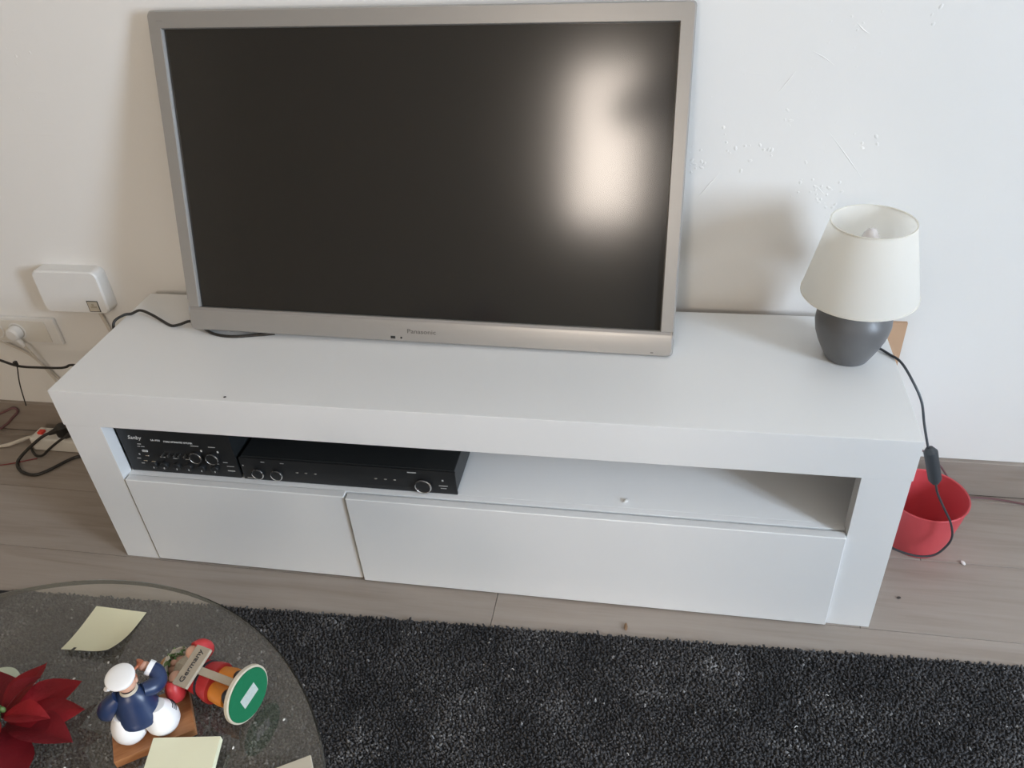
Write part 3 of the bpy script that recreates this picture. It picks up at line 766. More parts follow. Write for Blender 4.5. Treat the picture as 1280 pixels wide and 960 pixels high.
def socket():
    r = empty('wall_socket', (-0.41, WY, 0.333))
    tag(r, 'white double wall socket below the white wall box', 'wall socket')
    link_mesh('plate', box_bm(-0.13, 0.093, -0.0115, -0.0004, -0.038, 0.038, 0.003, 2), 'white_plastic', r)
    link_mesh('insert', box_bm(-0.12, 0.066, -0.0135, -0.0110, -0.031, 0.031, 0.0015, 2), 'cream_plastic', r)
    for cx in (-0.085, -0.022):
        b = lathe_bm([(0.0240, 0.0), (0.0240, 0.001), (0.0205, 0.0012), (0.0200, -0.0008), (0, -0.0008)], 32)
        bmesh.ops.transform(b, matrix=Matrix.Translation((cx, -0.0136, 0)) @ Matrix.Rotation(PI / 2, 4, 'X'), verts=b.verts[:])
        link_mesh('socket_cup', b, 'white_plastic', r)
socket()
def plug():
    r = empty('power_plug', (-0.432, WY - 0.0152, 0.333))
    tag(r, 'round white plug pushed into the double wall socket', 'plug')
    b = lathe_bm([(0.0185, 0.0), (0.0190, 0.004), (0.0180, 0.018), (0.0135, 0.0225), (0, 0.0235)], 32, True)
    bmesh.ops.transform(b, matrix=Matrix.Rotation(PI / 2, 4, 'X'), verts=b.verts[:])
    link_mesh('plug_body', b, 'white_plastic', r)
    link_mesh('cord_grip', tube_bm([(0.004, -0.014, -0.012), (0.010, -0.013, -0.026), (0.014, -0.012, -0.036)], [0.0075, 0.0065, 0.0045], 4, 10), 'white_plastic', r)
    link_mesh('cord', tube_bm([(0.014, -0.012, -0.036), (0.028, -0.008, -0.075), (0.042, -0.005, -0.12), (0.060, -0.004, -0.170), (0.10, -0.010, -0.24), (0.16, -0.012, -0.29)], 0.0030, 6, 8), 'white_cable', r)
plug()
o = link_mesh('white_lead', tube_bm([(-0.500, 0.405, 0.300), (-0.44, 0.408, 0.262), (-0.405, 0.410, 0.215), (-0.365, 0.410, 0.160), (-0.32, 0.408, 0.12), (-0.24, 0.400, 0.105)], 0.0030, 6, 8), 'white_cable')
tag(o, 'slack white lead on the wall under the double socket', 'cable')
o = link_mesh('white_lead', tube_bm([(-0.176, WY - .012, 0.4085), (-0.175, WY - .008, 0.385), (-0.171, WY - .006, 0.345), (-0.165, WY - .006, 0.29), (-0.155, WY - .006, 0.22)], 0.0042, 6, 8), 'white_cable')
tag(o, 'white lead dropping from the white wall box behind the unit', 'cable')

# ------------------------------------------------------------------ power strip and leads on the floor, left
def strip():
    r = empty('power_strip', (-0.30, 0.350, 0))
    tag(r, 'white power strip lying on floor by the left end of unit', 'power strip')
    link_mesh('housing', box_bm(-0.178, 0.19, -0.026, 0.026, 0.0005, 0.042, 0.006, 3), 'cream_plastic', r)
    link_mesh('rocker_switch', box_bm(-0.162, -0.146, -0.008, 0.008, 0.0415, 0.0490, 0.002, 2), 'red_switch', r)
    link_mesh('cord', tube_bm([(-0.176, 0, 0.022), (-0.205, 0.004, 0.020), (-0.235, -0.006, 0.013), (-0.27, -0.02, 0.006), (-0.33, -0.04, 0.005), (-0.45, -0.05, 0.005), (-1.1, -0.13, 0.005)], 0.0042, 6, 8), 'white_cable', r)
    for cx in (-0.085, -0.035, 0.015, 0.065):
        b = lathe_bm([(0.0205, 0.0422), (0.0205, 0.0432), (0.0175, 0.0432), (0.0175, 0.0424), (0, 0.0424)], 24)
        bmesh.ops.translate(b, vec=(cx, 0, 0), verts=b.verts[:]); link_mesh('socket_cup', b, 'white_plastic', r)
strip()
def black_plug(name, x, label, pts, rad):
    r = empty(name, (x, 0.350, 0.0434))
    tag(r, label, 'plug')
    b = lathe_bm([(0.0168, 0.0), (0.0175, 0.003), (0.0170, 0.026), (0.011, 0.031), (0, 0.032)], 24, True)
    link_mesh('plug_body', b, 'cable', r)
    q = [Vector(p) - Vector((x, 0.350, 0.0434)) for p in pts]
    d = (q[1] - q[0]).normalized()
    link_mesh('cord_grip', tube_bm([q[0] - d * .012, q[0], q[0] + d * .02], [0.011, 0.009, 0.005], 3, 10), 'cable', r)
    link_mesh('cord', tube_bm(q, rad, 8, 8), 'cable', r)
black_plug('power_plug', -0.385, 'black plug next to red switch on the strip with a looping black lead',
           [(-0.395, 0.340, 0.062), (-0.425, 0.322, 0.055), (-0.462, 0.298, 0.030), (-0.487, 0.276, 0.007), (-0.472, 0.252, 0.0045), (-0.442, 0.233, 0.0045), (-0.405, 0.228, 0.0045), (-0.380, 0.247, 0.0045), (-0.333, 0.308, 0.0045), (-0.27, 0.31, 0.0045)], 0.0042)
black_plug('power_plug', -0.335, 'black plug second from red switch on the strip, nearest the unit',
           [(-0.345, 0.335, 0.060), (-0.372, 0.318, 0.050), (-0.405, 0.305, 0.028), (-0.430, 0.300, 0.008), (-0.452, 0.301, 0.004), (-0.470, 0.312, 0.004), (-0.49, 0.33, 0.004)], 0.0034)
o = link_mesh('thin_wire', tube_bm([(-1.40, 0.12, 0.002), (-0.90, 0.16, 0.002), (-0.60, 0.235, 0.002), (-0.53, 0.256, 0.002), (-0.492, 0.270, 0.002), (-0.465, 0.283, 0.002), (-0.445, 0.292, 0.002)], 0.0014, 6, 6), 'red_wire')
tag(o, 'thin red wire on floor left of the black lead loop', 'wire')
o = link_mesh('white_lead', tube_bm([(-1.4, 0.25, 0.004), (-0.90, 0.29, 0.004), (-0.60, 0.322, 0.005), (-0.545, 0.340, 0.008), (-0.512, 0.365, 0.012), (-0.49, 0.388, 0.012), (-0.42, 0.394, 0.008), (-0.3, 0.394, 0.005)], 0.0036, 6, 8), 'white_cable')
tag(o, 'white lead on floor passing behind the power strip', 'cable')
o = link_mesh('brown_lead', tube_bm([(-1.4, 0.37, 0.004), (-0.9, 0.38, 0.004), (-0.66, 0.392, 0.006), (-0.613, 0.395, 0.020), (-0.580, 0.398, 0.046), (-0.552, 0.399, 0.070), (-0.560, 0.399, 0.082), (-0.60, 0.399, 0.064), (-0.66, 0.396, 0.04), (-0.80, 0.388, 0.004), (-1.4, 0.385, 0.004)], 0.0034, 6, 8), 'mauve_cable')
tag(o, 'dark brown lead looped up against the skirting at far left', 'cable')

# ------------------------------------------------------------------ glass table
TZ = 0.480
TCX, TCY, TR = 0.459, -0.854, 0.4150
def table():
    r = empty('glass_table', (TCX, TCY, 0))
    tag(r, 'round clear glass coffee table standing on the charcoal rug', 'table')
    t = 0.008
    top = link_mesh('glass_top', lathe_bm([(0, TZ - t), (TR - 0.0025, TZ - t), (TR - 0.0025, TZ), (0, TZ)], 128), 'glass', r, True)
    link_mesh('glass_rim', lathe_bm([(TR - 0.0024, TZ - t), (TR - .0006, TZ - t + .001), (TR, TZ - t + .003), (TR, TZ - .003), (TR - .0006, TZ - .001), (TR - 0.0024, TZ)], 128), 'glass_edge', top)
    y0 = -0.10
    b = lathe_bm([(0.0, 0.0135), (0.20, 0.0135), (0.205, 0.016), (0.20, 0.022), (0.03, 0.028), (0.026, 0.05), (0.026, TZ - t - 0.014), (0.0, TZ - t - 0.014)], 48)
    bmesh.ops.translate(b, vec=(-0.06, y0, 0), verts=b.verts[:])
    link_mesh('pedestal', b, 'steel', r)
    b = lathe_bm([(0, TZ - t - 0.0136), (0.09, TZ - t - 0.0136), (0.09, TZ - t - 0.0004), (0, TZ - t - 0.0004)], 40)
    bmesh.ops.translate(b, vec=(-0.06, y0, 0), verts=b.verts[:])
    link_mesh('support_disc', b, 'steel', r)
table()

# ------------------------------------------------------------------ things on the glass table
def paper_note():
    """one curled sticky note: a real sheet with its front edge lifted"""
    n = 14; S = 0.077
    bm = bmesh.new(); g = []
    for i in range(n + 1):
        g.append([])
        for j in range(n + 1):
            a, c = i / n, j / n
            x = a * S; yy = -c * S
            lift = 0.0008 + 0.011 * (max(0, c - 0.35) / 0.65) ** 2 * (0.5 + 0.5 * a) + 0.004 * c * (max(0, a - 0.6) / 0.4) ** 2
            x2 = x - 0.006 * c * a * c; 
            g[-1].append(bm.verts.new((x2, yy + lift * 0.30, lift)))
    low = [[bm.verts.new(v_.co - Vector((0, 0, 0.0004))) for v_ in row] for row in g]
    cells = [(i, j) for i in range(n) for j in range(n) if not (i == 3 and j == n - 1)]      # small tear in the front edge
    edges = {}
    for i, j in cells:
        c4 = ((i, j), (i, j + 1), (i + 1, j + 1), (i + 1, j))
        bm.faces.new([g[a][b] for a, b in c4]); bm.faces.new([low[a][b] for a, b in c4[::-1]])
        for p, q in zip(c4, c4[1:] + c4[:1]):
            if (q, p) in edges: del edges[(q, p)]
            else: edges[(p, q)] = 1
    for p, q in edges: bm.faces.new((g[q[0]][q[1]], g[p[0]][p[1]], low[p[0]][p[1]], low[q[0]][q[1]]))
    o = link_mesh('sticky_note', bm, 'paper')
    o.location = (0.4270, -0.4900, TZ + 0.0006); o.rotation_euler = (0, 0, -0.02)
    return o
tag(paper_note(), 'loose curled pale yellow sticky note at the far side of glass table', 'sticky note')

def pad():
    r = empty('note_pad', (0.6640, -0.6645, TZ + 0.0128), (0, 0, 0))
    ex = Vector((0.9868, 0.1604, 0.0)).normalized(); 
    ey = Vector((0.1604, -0.9868, 0)).normalized(); ang = math.radians(8.5)
    ey = (ey * math.cos(ang) + Vector((0, 0, -1)) * math.sin(ang)); ez = ex.cross(-ey)
    r.rotation_euler = Matrix((ex, -ey, ez)).transposed().to_euler()
    tag(r, 'thick pad of pale yellow sticky notes leaning on wood block edge', 'note pad')
    for k in range(8):
        z = k * 0.00115
        b = box_bm(-0.039 + rng.uniform(-.0003, .0003), 0.039 + rng.uniform(-.0003, .0003), -0.076, rng.uniform(-.0003, .0003), z, z + 0.00112)
        link_mesh('sheet', b, 'paper2' if k % 2 else 'paper', r, False)
pad()
def card():
    bm = box_bm(-0.03, 0.03, -0.05, 0, 0, 0.004, 0.0008, 1)
    o = link_mesh('beige_card', bm, 'beige_card'); o.location = (0.7562, -0.6878, TZ + 0.0003); o.rotation_euler = (0, 0, math.radians(31))
    bmesh.ops
    return o
o = card()
for q in o.data.vertices: q.co.x += 0.03
tag(o, 'beige card corner on glass table right of the yellow note pad', 'card')
b = lathe_bm([(0, 0.0), (0.026, 0.0), (0.028, 0.002), (0.028, 0.010), (0.0265, 0.0115), (0, 0.0115)], 40)
o = link_mesh('lid', b, 'sage'); o.location = (0.3790, -0.6290, TZ + 0.0003)
tag(o, 'round pale green lid peeping out behind the red flower', 'lid')

# --- wooden block and the sailor standing on it
ba = math.atan2(0.052, 0.074)
BC = Vector((0.6080, -0.6500, TZ))
def block():
    o = link_mesh('wooden_block', box_bm(-0.045, 0.045, -0.0315, 0.0365, 0.0004, 0.0120, 0.001, 2), 'block')
    o.location = BC; o.rotation_euler = (0, 0, ba)
    tag(o, 'orange brown wooden block under the sailor figurine', 'block')
block()

def loft_bm(rings, seg=28):
    """rings: (centre, radius x, radius y, axis-rotation matrix or None)"""
    bm = bmesh.new(); R = []
    for c, rx, ry in rings:
        c = Vector(c)
        R.append([bm.verts.new(c + Vector((rx * math.cos(2 * PI * k / seg), ry * math.sin(2 * PI * k / seg), 0))) for k in range(seg)])
    for a, b in zip(R[:-1], R[1:]):
        for k in range(seg): bm.faces.new((a[k], a[(k + 1) % seg], b[(k + 1) % seg], b[k]))
    bm.faces.new(R[0][::-1]); bm.faces.new(R[-1])
    return bm

def sailor():
    # local axes: x = the figure's side seen on the right of the photo, y = away from the camera (its front)
    r = empty('sailor_figurine', (0.6080, -0.6570, TZ + 0.0122), (0, 0, math.radians(26)))
    tag(r, 'glazed sailor figurine in navy jacket and white cap on wooden block', 'figurine')
    for sx in (-1, 1):
        cx = 0.0180 * sx + 0.002
        b = lathe_bm([(0, 0.0), (0.010, 0.0003), (0.0155, 0.004), (0.0188, 0.011), (0.0195, 0.018), (0.0182, 0.026), (0.0148, 0.034), (0.010, 0.042), (0, 0.043)], 32)
        bmesh.ops.translate(b, vec=(cx, -0.003, 0), verts=b.verts[:])
        l = link_mesh('trouser_leg', b, 'fig_white', r)
        bmesh_sh = ball_bm((cx, 0.016, 0.005), 0.008, 16, (0.9, 1.5, 0.62))
        link_mesh('shoe', bmesh_sh, 'fig_stripe', l)
        if sx > 0:
            bm = bmesh.new()
            for k in range(3):
                z = 0.0265 + 0.0026 * k; rr = 0.0184 - 0.0013 * k
                tube_bm([(cx + rr * math.cos(a), -0.003 + rr * math.sin(a), z) for a in (-0.1, 0.3, 0.7, 1.1, 1.5)], 0.0006, 4, 6, bm=bm)
            tag(link_mesh('dark_stripes', bm, 'fig_stripe', l), 'thin dark stripes round the trouser leg')
    # flaring navy jacket
    b = loft_bm([((0, 0, 0.0285), 0.0225, 0.0200), ((0, 0, 0.0295), 0.0248, 0.0222), ((0, 0, 0.0325), 0.0254, 0.0228), ((0, .0005, 0.039), 0.0246, 0.0215), ((0, .001, 0.048), 0.0215, 0.0180), ((0, .0015, 0.058), 0.0195, 0.0155), ((0, .002, 0.066), 0.0170, 0.0130), ((0, .0025, 0.0715), 0.0110, 0.0095), ((0, .003, 0.0735), 0.0075, 0.0070)])
    j = link_mesh('jacket', b, 'navy', r)
    # arms: left one hangs back with its hand in the pocket, right one bends up to the mouth
    link_mesh('sleeve', tube_bm([(-0.013, 0.002, 0.066), (-0.024, 0.001, 0.058), (-0.032, 0.003, 0.046), (-0.029, 0.009, 0.034), (-0.022, 0.014, 0.028)], [0.0085, 0.0105, 0.0105, 0.0095, 0.0080], 6, 14), 'navy', j)
    s = link_mesh('sleeve', tube_bm([(0.012, 0.003, 0.065), (0.021, 0.008, 0.061), (0.0270, 0.016, 0.060), (0.0265, 0.0235, 0.066), (0.0210, 0.0275, 0.071)], [0.0085, 0.0100, 0.0102, 0.0090, 0.0078], 6, 14), 'navy', j)
    link_mesh('cuff', tube_bm([(0.0230, 0.0262, 0.0695), (0.0185, 0.0282, 0.0725)], [0.0092, 0.0092], 2, 14), 'fig_white', s)
    link_mesh('hand', ball_bm((0.0150, 0.0290, 0.0745), 0.0062, 14, (1.1, .9, .9)), 'skin', s)
    b = lathe_bm([(0.0085, 0), (0.0100, 0.001), (0.0095, 0.003), (0.0080, 0.004)], 28)
    bmesh.ops.transform(b, matrix=Matrix.Translation((0, .003, 0.0715)), verts=b.verts[:])
    link_mesh('collar', b, 'straw_pale', j)
    # head looks away from the camera, slightly up
    hd = link_mesh('head', ball_bm((0, 0.006, 0.0830), 0.0115, 24, (0.95, 1.02, 1.08)), 'skin', r)
    bm = ball_bm((0, 0.013, 0.0775), 0.0098, 18, (1.0, 0.95, 1.0)); link_mesh('beard', bm, 'rust', hd)
    link_mesh('nose', ball_bm((0, 0.0190, 0.0850), 0.0032, 12), 'skin', hd)
    for sx in (-1, 1):
        link_mesh('ear', ball_bm((0.0112 * sx, 0.005, 0.083), 0.0028, 10, (.6, 1, 1.3)), 'skin', hd)
        link_mesh('eye', ball_bm((0.0042 * sx, 0.0165, 0.0876), 0.0014, 8), 'fig_stripe', hd)
    link_mesh('pipe', tube_bm([(0.004, 0.020, 0.080), (0.010, 0.027, 0.080), (0.0135, 0.030, 0.084)], [0.0013, 0.0016, 0.0042], 4, 10), 'rust', hd)
    b = lathe_bm([(0.0105, 0.0), (0.0125, 0.0005), (0.0130, 0.004), (0.0158, 0.0066), (0.0160, 0.0088), (0.0140, 0.0104), (0.0070, 0.0112), (0, 0.0114)], 36)
    bmesh.ops.transform(b, matrix=Matrix.Translation((-0.001, 0.003, 0.0905)) @ Matrix.Rotation(0.20, 4, 'X'), verts=b.verts[:])
    c = link_mesh('cap', b, 'fig_white', hd)
    bm = bmesh.new()
    tube_bm([(-0.0135, -0.006, 0.0925), (-0.0175, -0.003, 0.0900), (-0.0185, 0.000, 0.0855)], [0.0024, 0.0030, 0.0014], 5, 8, bm=bm)
    link_mesh('cap_ribbon', bm, 'fig_white', c)
sailor()

# --- garden gnome lying on its back; the round foot shows its green felt
def gnome():
    # local: z = from the foot towards the hat, y = -front (the front is turned up), x = its right as read on the sign
    a = Vector((-0.970, 0.242, -0.045)).normalized()
    f = Vector((0.20, -0.28, 1.0)); f = (f - a * f.dot(a)).normalized()       # front: up and a little to the camera
    t = a.cross(f) * 1.0
    r = empty('gnome_figurine', (0.7194, -0.6127, TZ + 0.0350))
    r.rotation_euler = Matrix((t, -f, a)).transposed().to_euler()
    tag(r, 'painted garden gnome lying on its back holding a grey sign', 'figurine')
    b = lathe_bm([(0, 0.0005), (0.0335, 0.0005), (0.0345, 0.0012), (0.0348, 0.005), (0.0335, 0.0065), (0, 0.0065)], 48)
    base = link_mesh('foot_disc', b, 'straw_pale', r)
    felt = link_mesh('felt', lathe_bm([(0, -0.0006), (0.0318, -0.0006), (0.0322, 0.0004), (0, 0.0004)], 48), 'felt', base)
    tag(felt, 'green felt under the foot')
    b = box_bm(-0.013, 0.013, -0.007, 0.009, -0.0011, -0.0004, 0.0002, 1)
    bmesh.ops.transform(b, matrix=Matrix.Rotation(0.1, 4, 'Z'), verts=b.verts[:])
    tag(link_mesh('sticker', b, 'tag', felt, False), 'pale grey sticker on the felt')
    for sx in (-1, 1):
        sh = link_mesh('shoe', ball_bm((0.012 * sx, -0.006, 0.0150), 0.0098, 18, (0.95, 1.6, 0.90)), 'fig_stripe', r)
        b = loft_bm([((0.011 * sx, 0, 0.0215), 0.0095, 0.0100), ((0.0112 * sx, -.001, 0.0225), 0.0118, 0.0122), ((0.0112 * sx, -.001, 0.030), 0.0122, 0.0130), ((0.009 * sx, 0, 0.046), 0.0120, 0.0140), ((0.007 * sx, 0, 0.054), 0.010, 0.012)], 22)
        link_mesh('trouser_leg', b, 'fig_orange', r)
    # coat with skirt, belt
    b = loft_bm([((0, 0, 0.0440), 0.0220, 0.0195), ((0, 0, 0.0455), 0.0250, 0.0220), ((0, 0, 0.052), 0.0245, 0.0220), ((0, -.001, 0.061), 0.0215, 0.0205), ((0, -.001, 0.072), 0.0210, 0.0200), ((0, 0, 0.084), 0.0195, 0.0175), ((0, 0, 0.094), 0.0150, 0.0135), ((0, 0, 0.099), 0.009, 0.009)], 30)
    coat = link_mesh('coat', b, 'fig_red', r)
    b = lathe_bm([(0.0212, -0.0018), (0.0226, -0.0014), (0.0226, 0.0014), (0.0212, 0.0018)], 36)
    bmesh.ops.transform(b, matrix=Matrix.Translation((0, -.001, 0.0625)) @ Matrix.Diagonal((1, .955, 1, 1)), verts=b.verts[:])
    link_mesh('belt', b, 'fig_stripe', coat)
    # head, beard, hair, hat
    hd = link_mesh('head', ball_bm((0, -0.002, 0.1050), 0.0145, 24, (1, 1, 1)), 'skin', r)
    link_mesh('nose', ball_bm((0, -0.0172, 0.1060), 0.0042, 14), 'skin', hd)
    for sx in (-1, 1):
        link_mesh('eye', ball_bm((0.0052 * sx, -0.0150, 0.1110), 0.0014, 8), 'fig_stripe', hd)
        link_mesh('ear', ball_bm((0.0148 * sx, -0.001, 0.1055), 0.0035, 12, (.6, .9, 1.2)), 'skin', hd)
    bm = bmesh.new()
    for k in range(13):
        s = (k - 6) / 6
        tube_bm([(0.0140 * s, -0.0125 + 0.008 * abs(s), 0.1035), (0.0145 * s, -0.0180 + 0.006 * abs(s), 0.0960), (0.0100 * s, -0.0200 + 0.004 * abs(s), 0.0860), (0.0040 * s, -0.0185, 0.0775 + 0.006 * abs(s))], [0.0036, 0.0042, 0.0034, 0.0014], 4, 8, bm=bm)
    link_mesh('beard', bm, 'fig_beard', hd)
    b = loft_bm([((0, .001, 0.1120), 0.0150, 0.0150), ((0, .001, 0.1130), 0.0250, 0.0240), ((0, .001, 0.1150), 0.0255, 0.0245), ((0, .002, 0.1165), 0.0180, 0.0170), ((0, .002, 0.1185), 0.0135, 0.0130)], 36)
    hat = link_mesh('hat_brim', b, 'straw_pale', hd)
    b = loft_bm([((0, .002, 0.1175), 0.0140, 0.0135), ((0, .002, 0.1240), 0.0130, 0.0125), ((0, .002, 0.1310), 0.0105, 0.0100), ((0, .002, 0.1350), 0.0060, 0.006)], 30)
    link_mesh('hat_crown', b, 'straw', hat)
    # green wreath on the brim with three pale blossoms
    bm = bmesh.new()
    for k in range(46):
        ang = rng.uniform(-PI * 0.92, -PI * 0.08); rr = rng.uniform(0.0165, 0.0235)
        c = Vector((rr * math.cos(ang), rr * math.sin(ang) - 0.001, 0.1125 + rng.uniform(-.0065, .004)))
        merge(bm, ball_bm(c, rng.uniform(.0014, .0026), 6, (1, .6, 1.6), Euler(rng.uniform(0, 3, 3)).to_matrix()))
    link_mesh('wreath', bm, 'leaf', hat)['kind'] = 'stuff'
    for q in ((-0.0135, -0.0195, 0.1085), (0.000, -0.0250, 0.1110), (0.011, -0.0215, 0.1120)):
        bm = bmesh.new()
        for k in range(5): merge(bm, ball_bm(Vector(q) + Vector((0.0018 * math.cos(k * 1.2566), -0.0008, 0.0018 * math.sin(k * 1.2566))), 0.0016, 8, (1, .6, 1)))
        link_mesh('blossom', bm, 'straw_pale', hat)
    # arms holding the sign: red sleeves, pale gloves
    for sx in (-1, 1):
        sl = link_mesh('sleeve', tube_bm([(0.014 * sx, 0.000, 0.0930), (0.0255 * sx, -0.003, 0.0880), (0.0300 * sx, -0.010, 0.0830), (0.0280 * sx, -0.0200, 0.0830), (0.0215 * sx, -0.0250, 0.0850)], [0.0080, 0.0098, 0.0100, 0.0090, 0.0080], 5, 14), 'fig_red', coat)
        link_mesh('glove', ball_bm((0.0165 * sx, -0.0270, 0.0850), 0.0068, 14, (1.15, .85, 1.0)), 'skin', sl)
    sg = link_mesh('sign_board', box_bm(-0.0250, 0.0250, -0.0345, -0.0295, 0.0565, 0.0780, 0.0010, 2), 'sign', r)
    link_mesh('sign_post', box_bm(-0.0045, 0.0045, -0.0294, -0.0255, 0.0062, 0.0760, 0.0008, 2), 'sign', sg)
    b = fit_text(text_bm('Germany', 0.01, 0.0003), 0.0410, 0.0088)
    bmesh.ops.transform(b, matrix=Matrix.Translation((-0.0205, -0.0347, 0.0625)) @ FRONT, verts=b.verts[:])
    link_mesh('lettering', b, 'fig_stripe', sg, False)
gnome()

# --- red poinsettia flower lying on the glass
def bract_bm(L, Wd, curl, fold, n=12, w=8):
    bm = bmesh.new(); g = []
    for i in range(n + 1):
        s = i / n; row = []
        half = Wd / 2 * (math.sin(PI * min(1, s * 0.98 + 0.02)) ** 0.8) * (1.0 if s < .5 else (1 - (s - .5) * 0.55))
        if i == n: half = 0.0004
        for j in range(w + 1):
            q = (j / w - 0.5) * 2
            z = curl * (s * 1.4 - 1.1 * s * s) * L + fold * abs(q) * half + 0.03 * L * math.sin(9 * s + 2 * q) * abs(q) * 0.5
            row.append(bm.verts.new((s * L, q * half, z)))
        g.append(row)
    for i in range(n):
        for j in range(w): bm.faces.new((g[i][j], g[i + 1][j], g[i + 1][j + 1], g[i][j + 1]))
    bmesh.ops.solidify(bm, geom=bm.faces[:], thickness=0.0004)
    return bm
def poinsettia():
    r = empty('poinsettia', (0.4390, -0.6810, TZ))
    tag(r, 'red poinsettia flower head lying on glass table at left edge', 'flower')
    spec = [  # angle, length, width, lift, start height, fold
        (-0.15, 0.098, 0.046, 0.10, 0.030, 0.35), (0.30, 0.088, 0.044, 0.16, 0.036, -0.25), (0.85, 0.082, 0.042, 0.10, 0.030, 0.3), (-0.95, 0.105, 0.062, 0.06, 0.026, 0.15),
        (-1.75, 0.110, 0.066, 0.05, 0.024, 0.15), (1.55, 0.075, 0.046, 0.12, 0.032, 0.3), (2.4, 0.090, 0.050, 0.08, 0.028, 0.2), (-2.6, 0.100, 0.056, 0.08, 0.026, 0.2),
        (0.05, 0.060, 0.030, 0.35, 0.040, 0.5), (1.1, 0.050, 0.026, 0.40, 0.042, 0.5), (-1.2, 0.056, 0.030, 0.30, 0.040, 0.4), (2.9, 0.055, 0.028, 0.35, 0.042, 0.4)]
    for k, (a, L, Wd, c, z, fo) in enumerate(spec):
        b = bract_bm(L, Wd, c, fo)
        tw = Matrix.Rotation(rng.uniform(-.35, .35), 4, 'X'); pt = Matrix.Rotation(rng.uniform(-.02, .12), 4, 'Y')
        bmesh.ops.transform(b, matrix=Matrix.Translation((0, 0, z)) @ Matrix.Rotation(a, 4, 'Z') @ pt @ tw @ Matrix.Translation((0.006, 0, 0)), verts=b.verts[:])
        link_mesh('bract', b, 'bract' if k % 3 else 'bract2', r)
    for k in range(7):
        ang = k * 0.9
        b = ball_bm((0.006 * math.cos(ang) * (k > 0), 0.006 * math.sin(ang) * (k > 0), 0.046), 0.0032, 10, (1, 1, 1.4))
        link_mesh('flower_bud', b, 'leaf', r)
    b = bract_bm(0.09, 0.045, 0.05, 0.2)
    bmesh.ops.transform(b, matrix=Matrix.Translation((0.03, -0.045, 0.012)) @ Matrix.Rotation(-1.35, 4, 'Z') @ Matrix.Rotation(0.12, 4, 'Y'), verts=b.verts[:])
    link_mesh('leaf', b, 'green_leaf', r)
    link_mesh('stem', tube_bm([(0, 0, 0.042), (-0.01, -0.008, 0.022), (-0.035, -0.03, 0.0075), (-0.09, -0.075, 0.0035), (-0.15, -0.11, 0.0035)], 0.0030, 6, 8), 'green_leaf', r)
poinsettia()

# ------------------------------------------------------------------ crumbs and lint
def crumb(name, loc, r, m, label, cat='crumb', sc=(1.4, 1, .6), group=None):
    b = bmesh.new(); bmesh.ops.create_icosphere(b, subdivisions=2, radius=r)
    for q in b.verts:
        q.co *= 1 + 0.28 * mnoise.noise(q.co * 900 + Vector(loc) * 50)
        q.co = Vector((q.co.x * sc[0], q.co.y * sc[1], q.co.z * sc[2]))
    z0 = min(q.co.z for q in b.verts)
    for q in b.verts: q.co.z -= z0
    o = link_mesh(name, b, m); o.location = loc; o.rotation_euler = (0, 0, random.uniform(0, 3))
    tag(o, label, cat, group)
crumb('crumb', (1.1240, 0.0470, 0.2407), 0.0042, 'lint', 'white crumb lying on the empty part of open shelf')
crumb('crumb', (0.3710, 0.0090, H + .0001), 0.0020, 'crumb_dark', 'tiny dark crumb near front edge of the unit top')
crumb('crumb', (1.8160, 0.1890, 0.0003), 0.0042, 'lint', 'white crumb on floor in front of the red pot')
crumb('crumb', (1.6700, 0.0800, 0.0003), 0.0028, 'crumb_dark', 'dark crumb on floor right of the unit')
crumb('crumb', (1.1350, -0.0600, 0.0003), 0.0042, 'crumb_brown', 'brown crumb on floor between rug and unit', sc=(2.2, .8, .6))
def fibre(pts, label, rad=0.0007):
    tag(link_mesh('lint_thread', tube_bm(pts, rad, 5, 5), 'lint'), label, 'lint', 'white lint threads on the rug')
for x, yv, where in ((1.1550, -0.330, 'at the near middle of the charcoal rug'), (1.50, -0.17, 'on the rug below the right leg of unit'), (0.93, -0.19, 'on the rug nearest the glass table'),
                     (1.44, -0.24, 'on the rug right of the middle'), (1.68, -0.20, 'farthest right on the charcoal rug')):
    an = random.uniform(0, 6); l = random.uniform(0.0025, 0.0045)
    o = link_mesh('lint_thread', tube_bm([(x - l * math.cos(an), yv - l * math.sin(an), 0.0092), (x, yv + 0.001, 0.0100), (x + l * math.cos(an), yv + l * math.sin(an), 0.0092)], 0.0007, 5, 5), 'lint')
    tag(o, 'tiny white lint thread ' + where, 'lint', 'white lint threads on the rug')
for x, yv, where in ((0.466, -0.600, 'between red flower and curled note'), (0.497, -0.572, 'close under the curled yellow note'), (0.528, -0.710, 'between red flower and wooden block'),
                     (0.713, -0.660, 'below the green gnome foot'), (0.758, -0.618, 'right of the green gnome foot')):
    crumb('crumb', (x, yv, TZ + .0003), 0.0013, 'lint', 'tiny pale crumb on glass ' + where, group='pale crumbs on the glass')

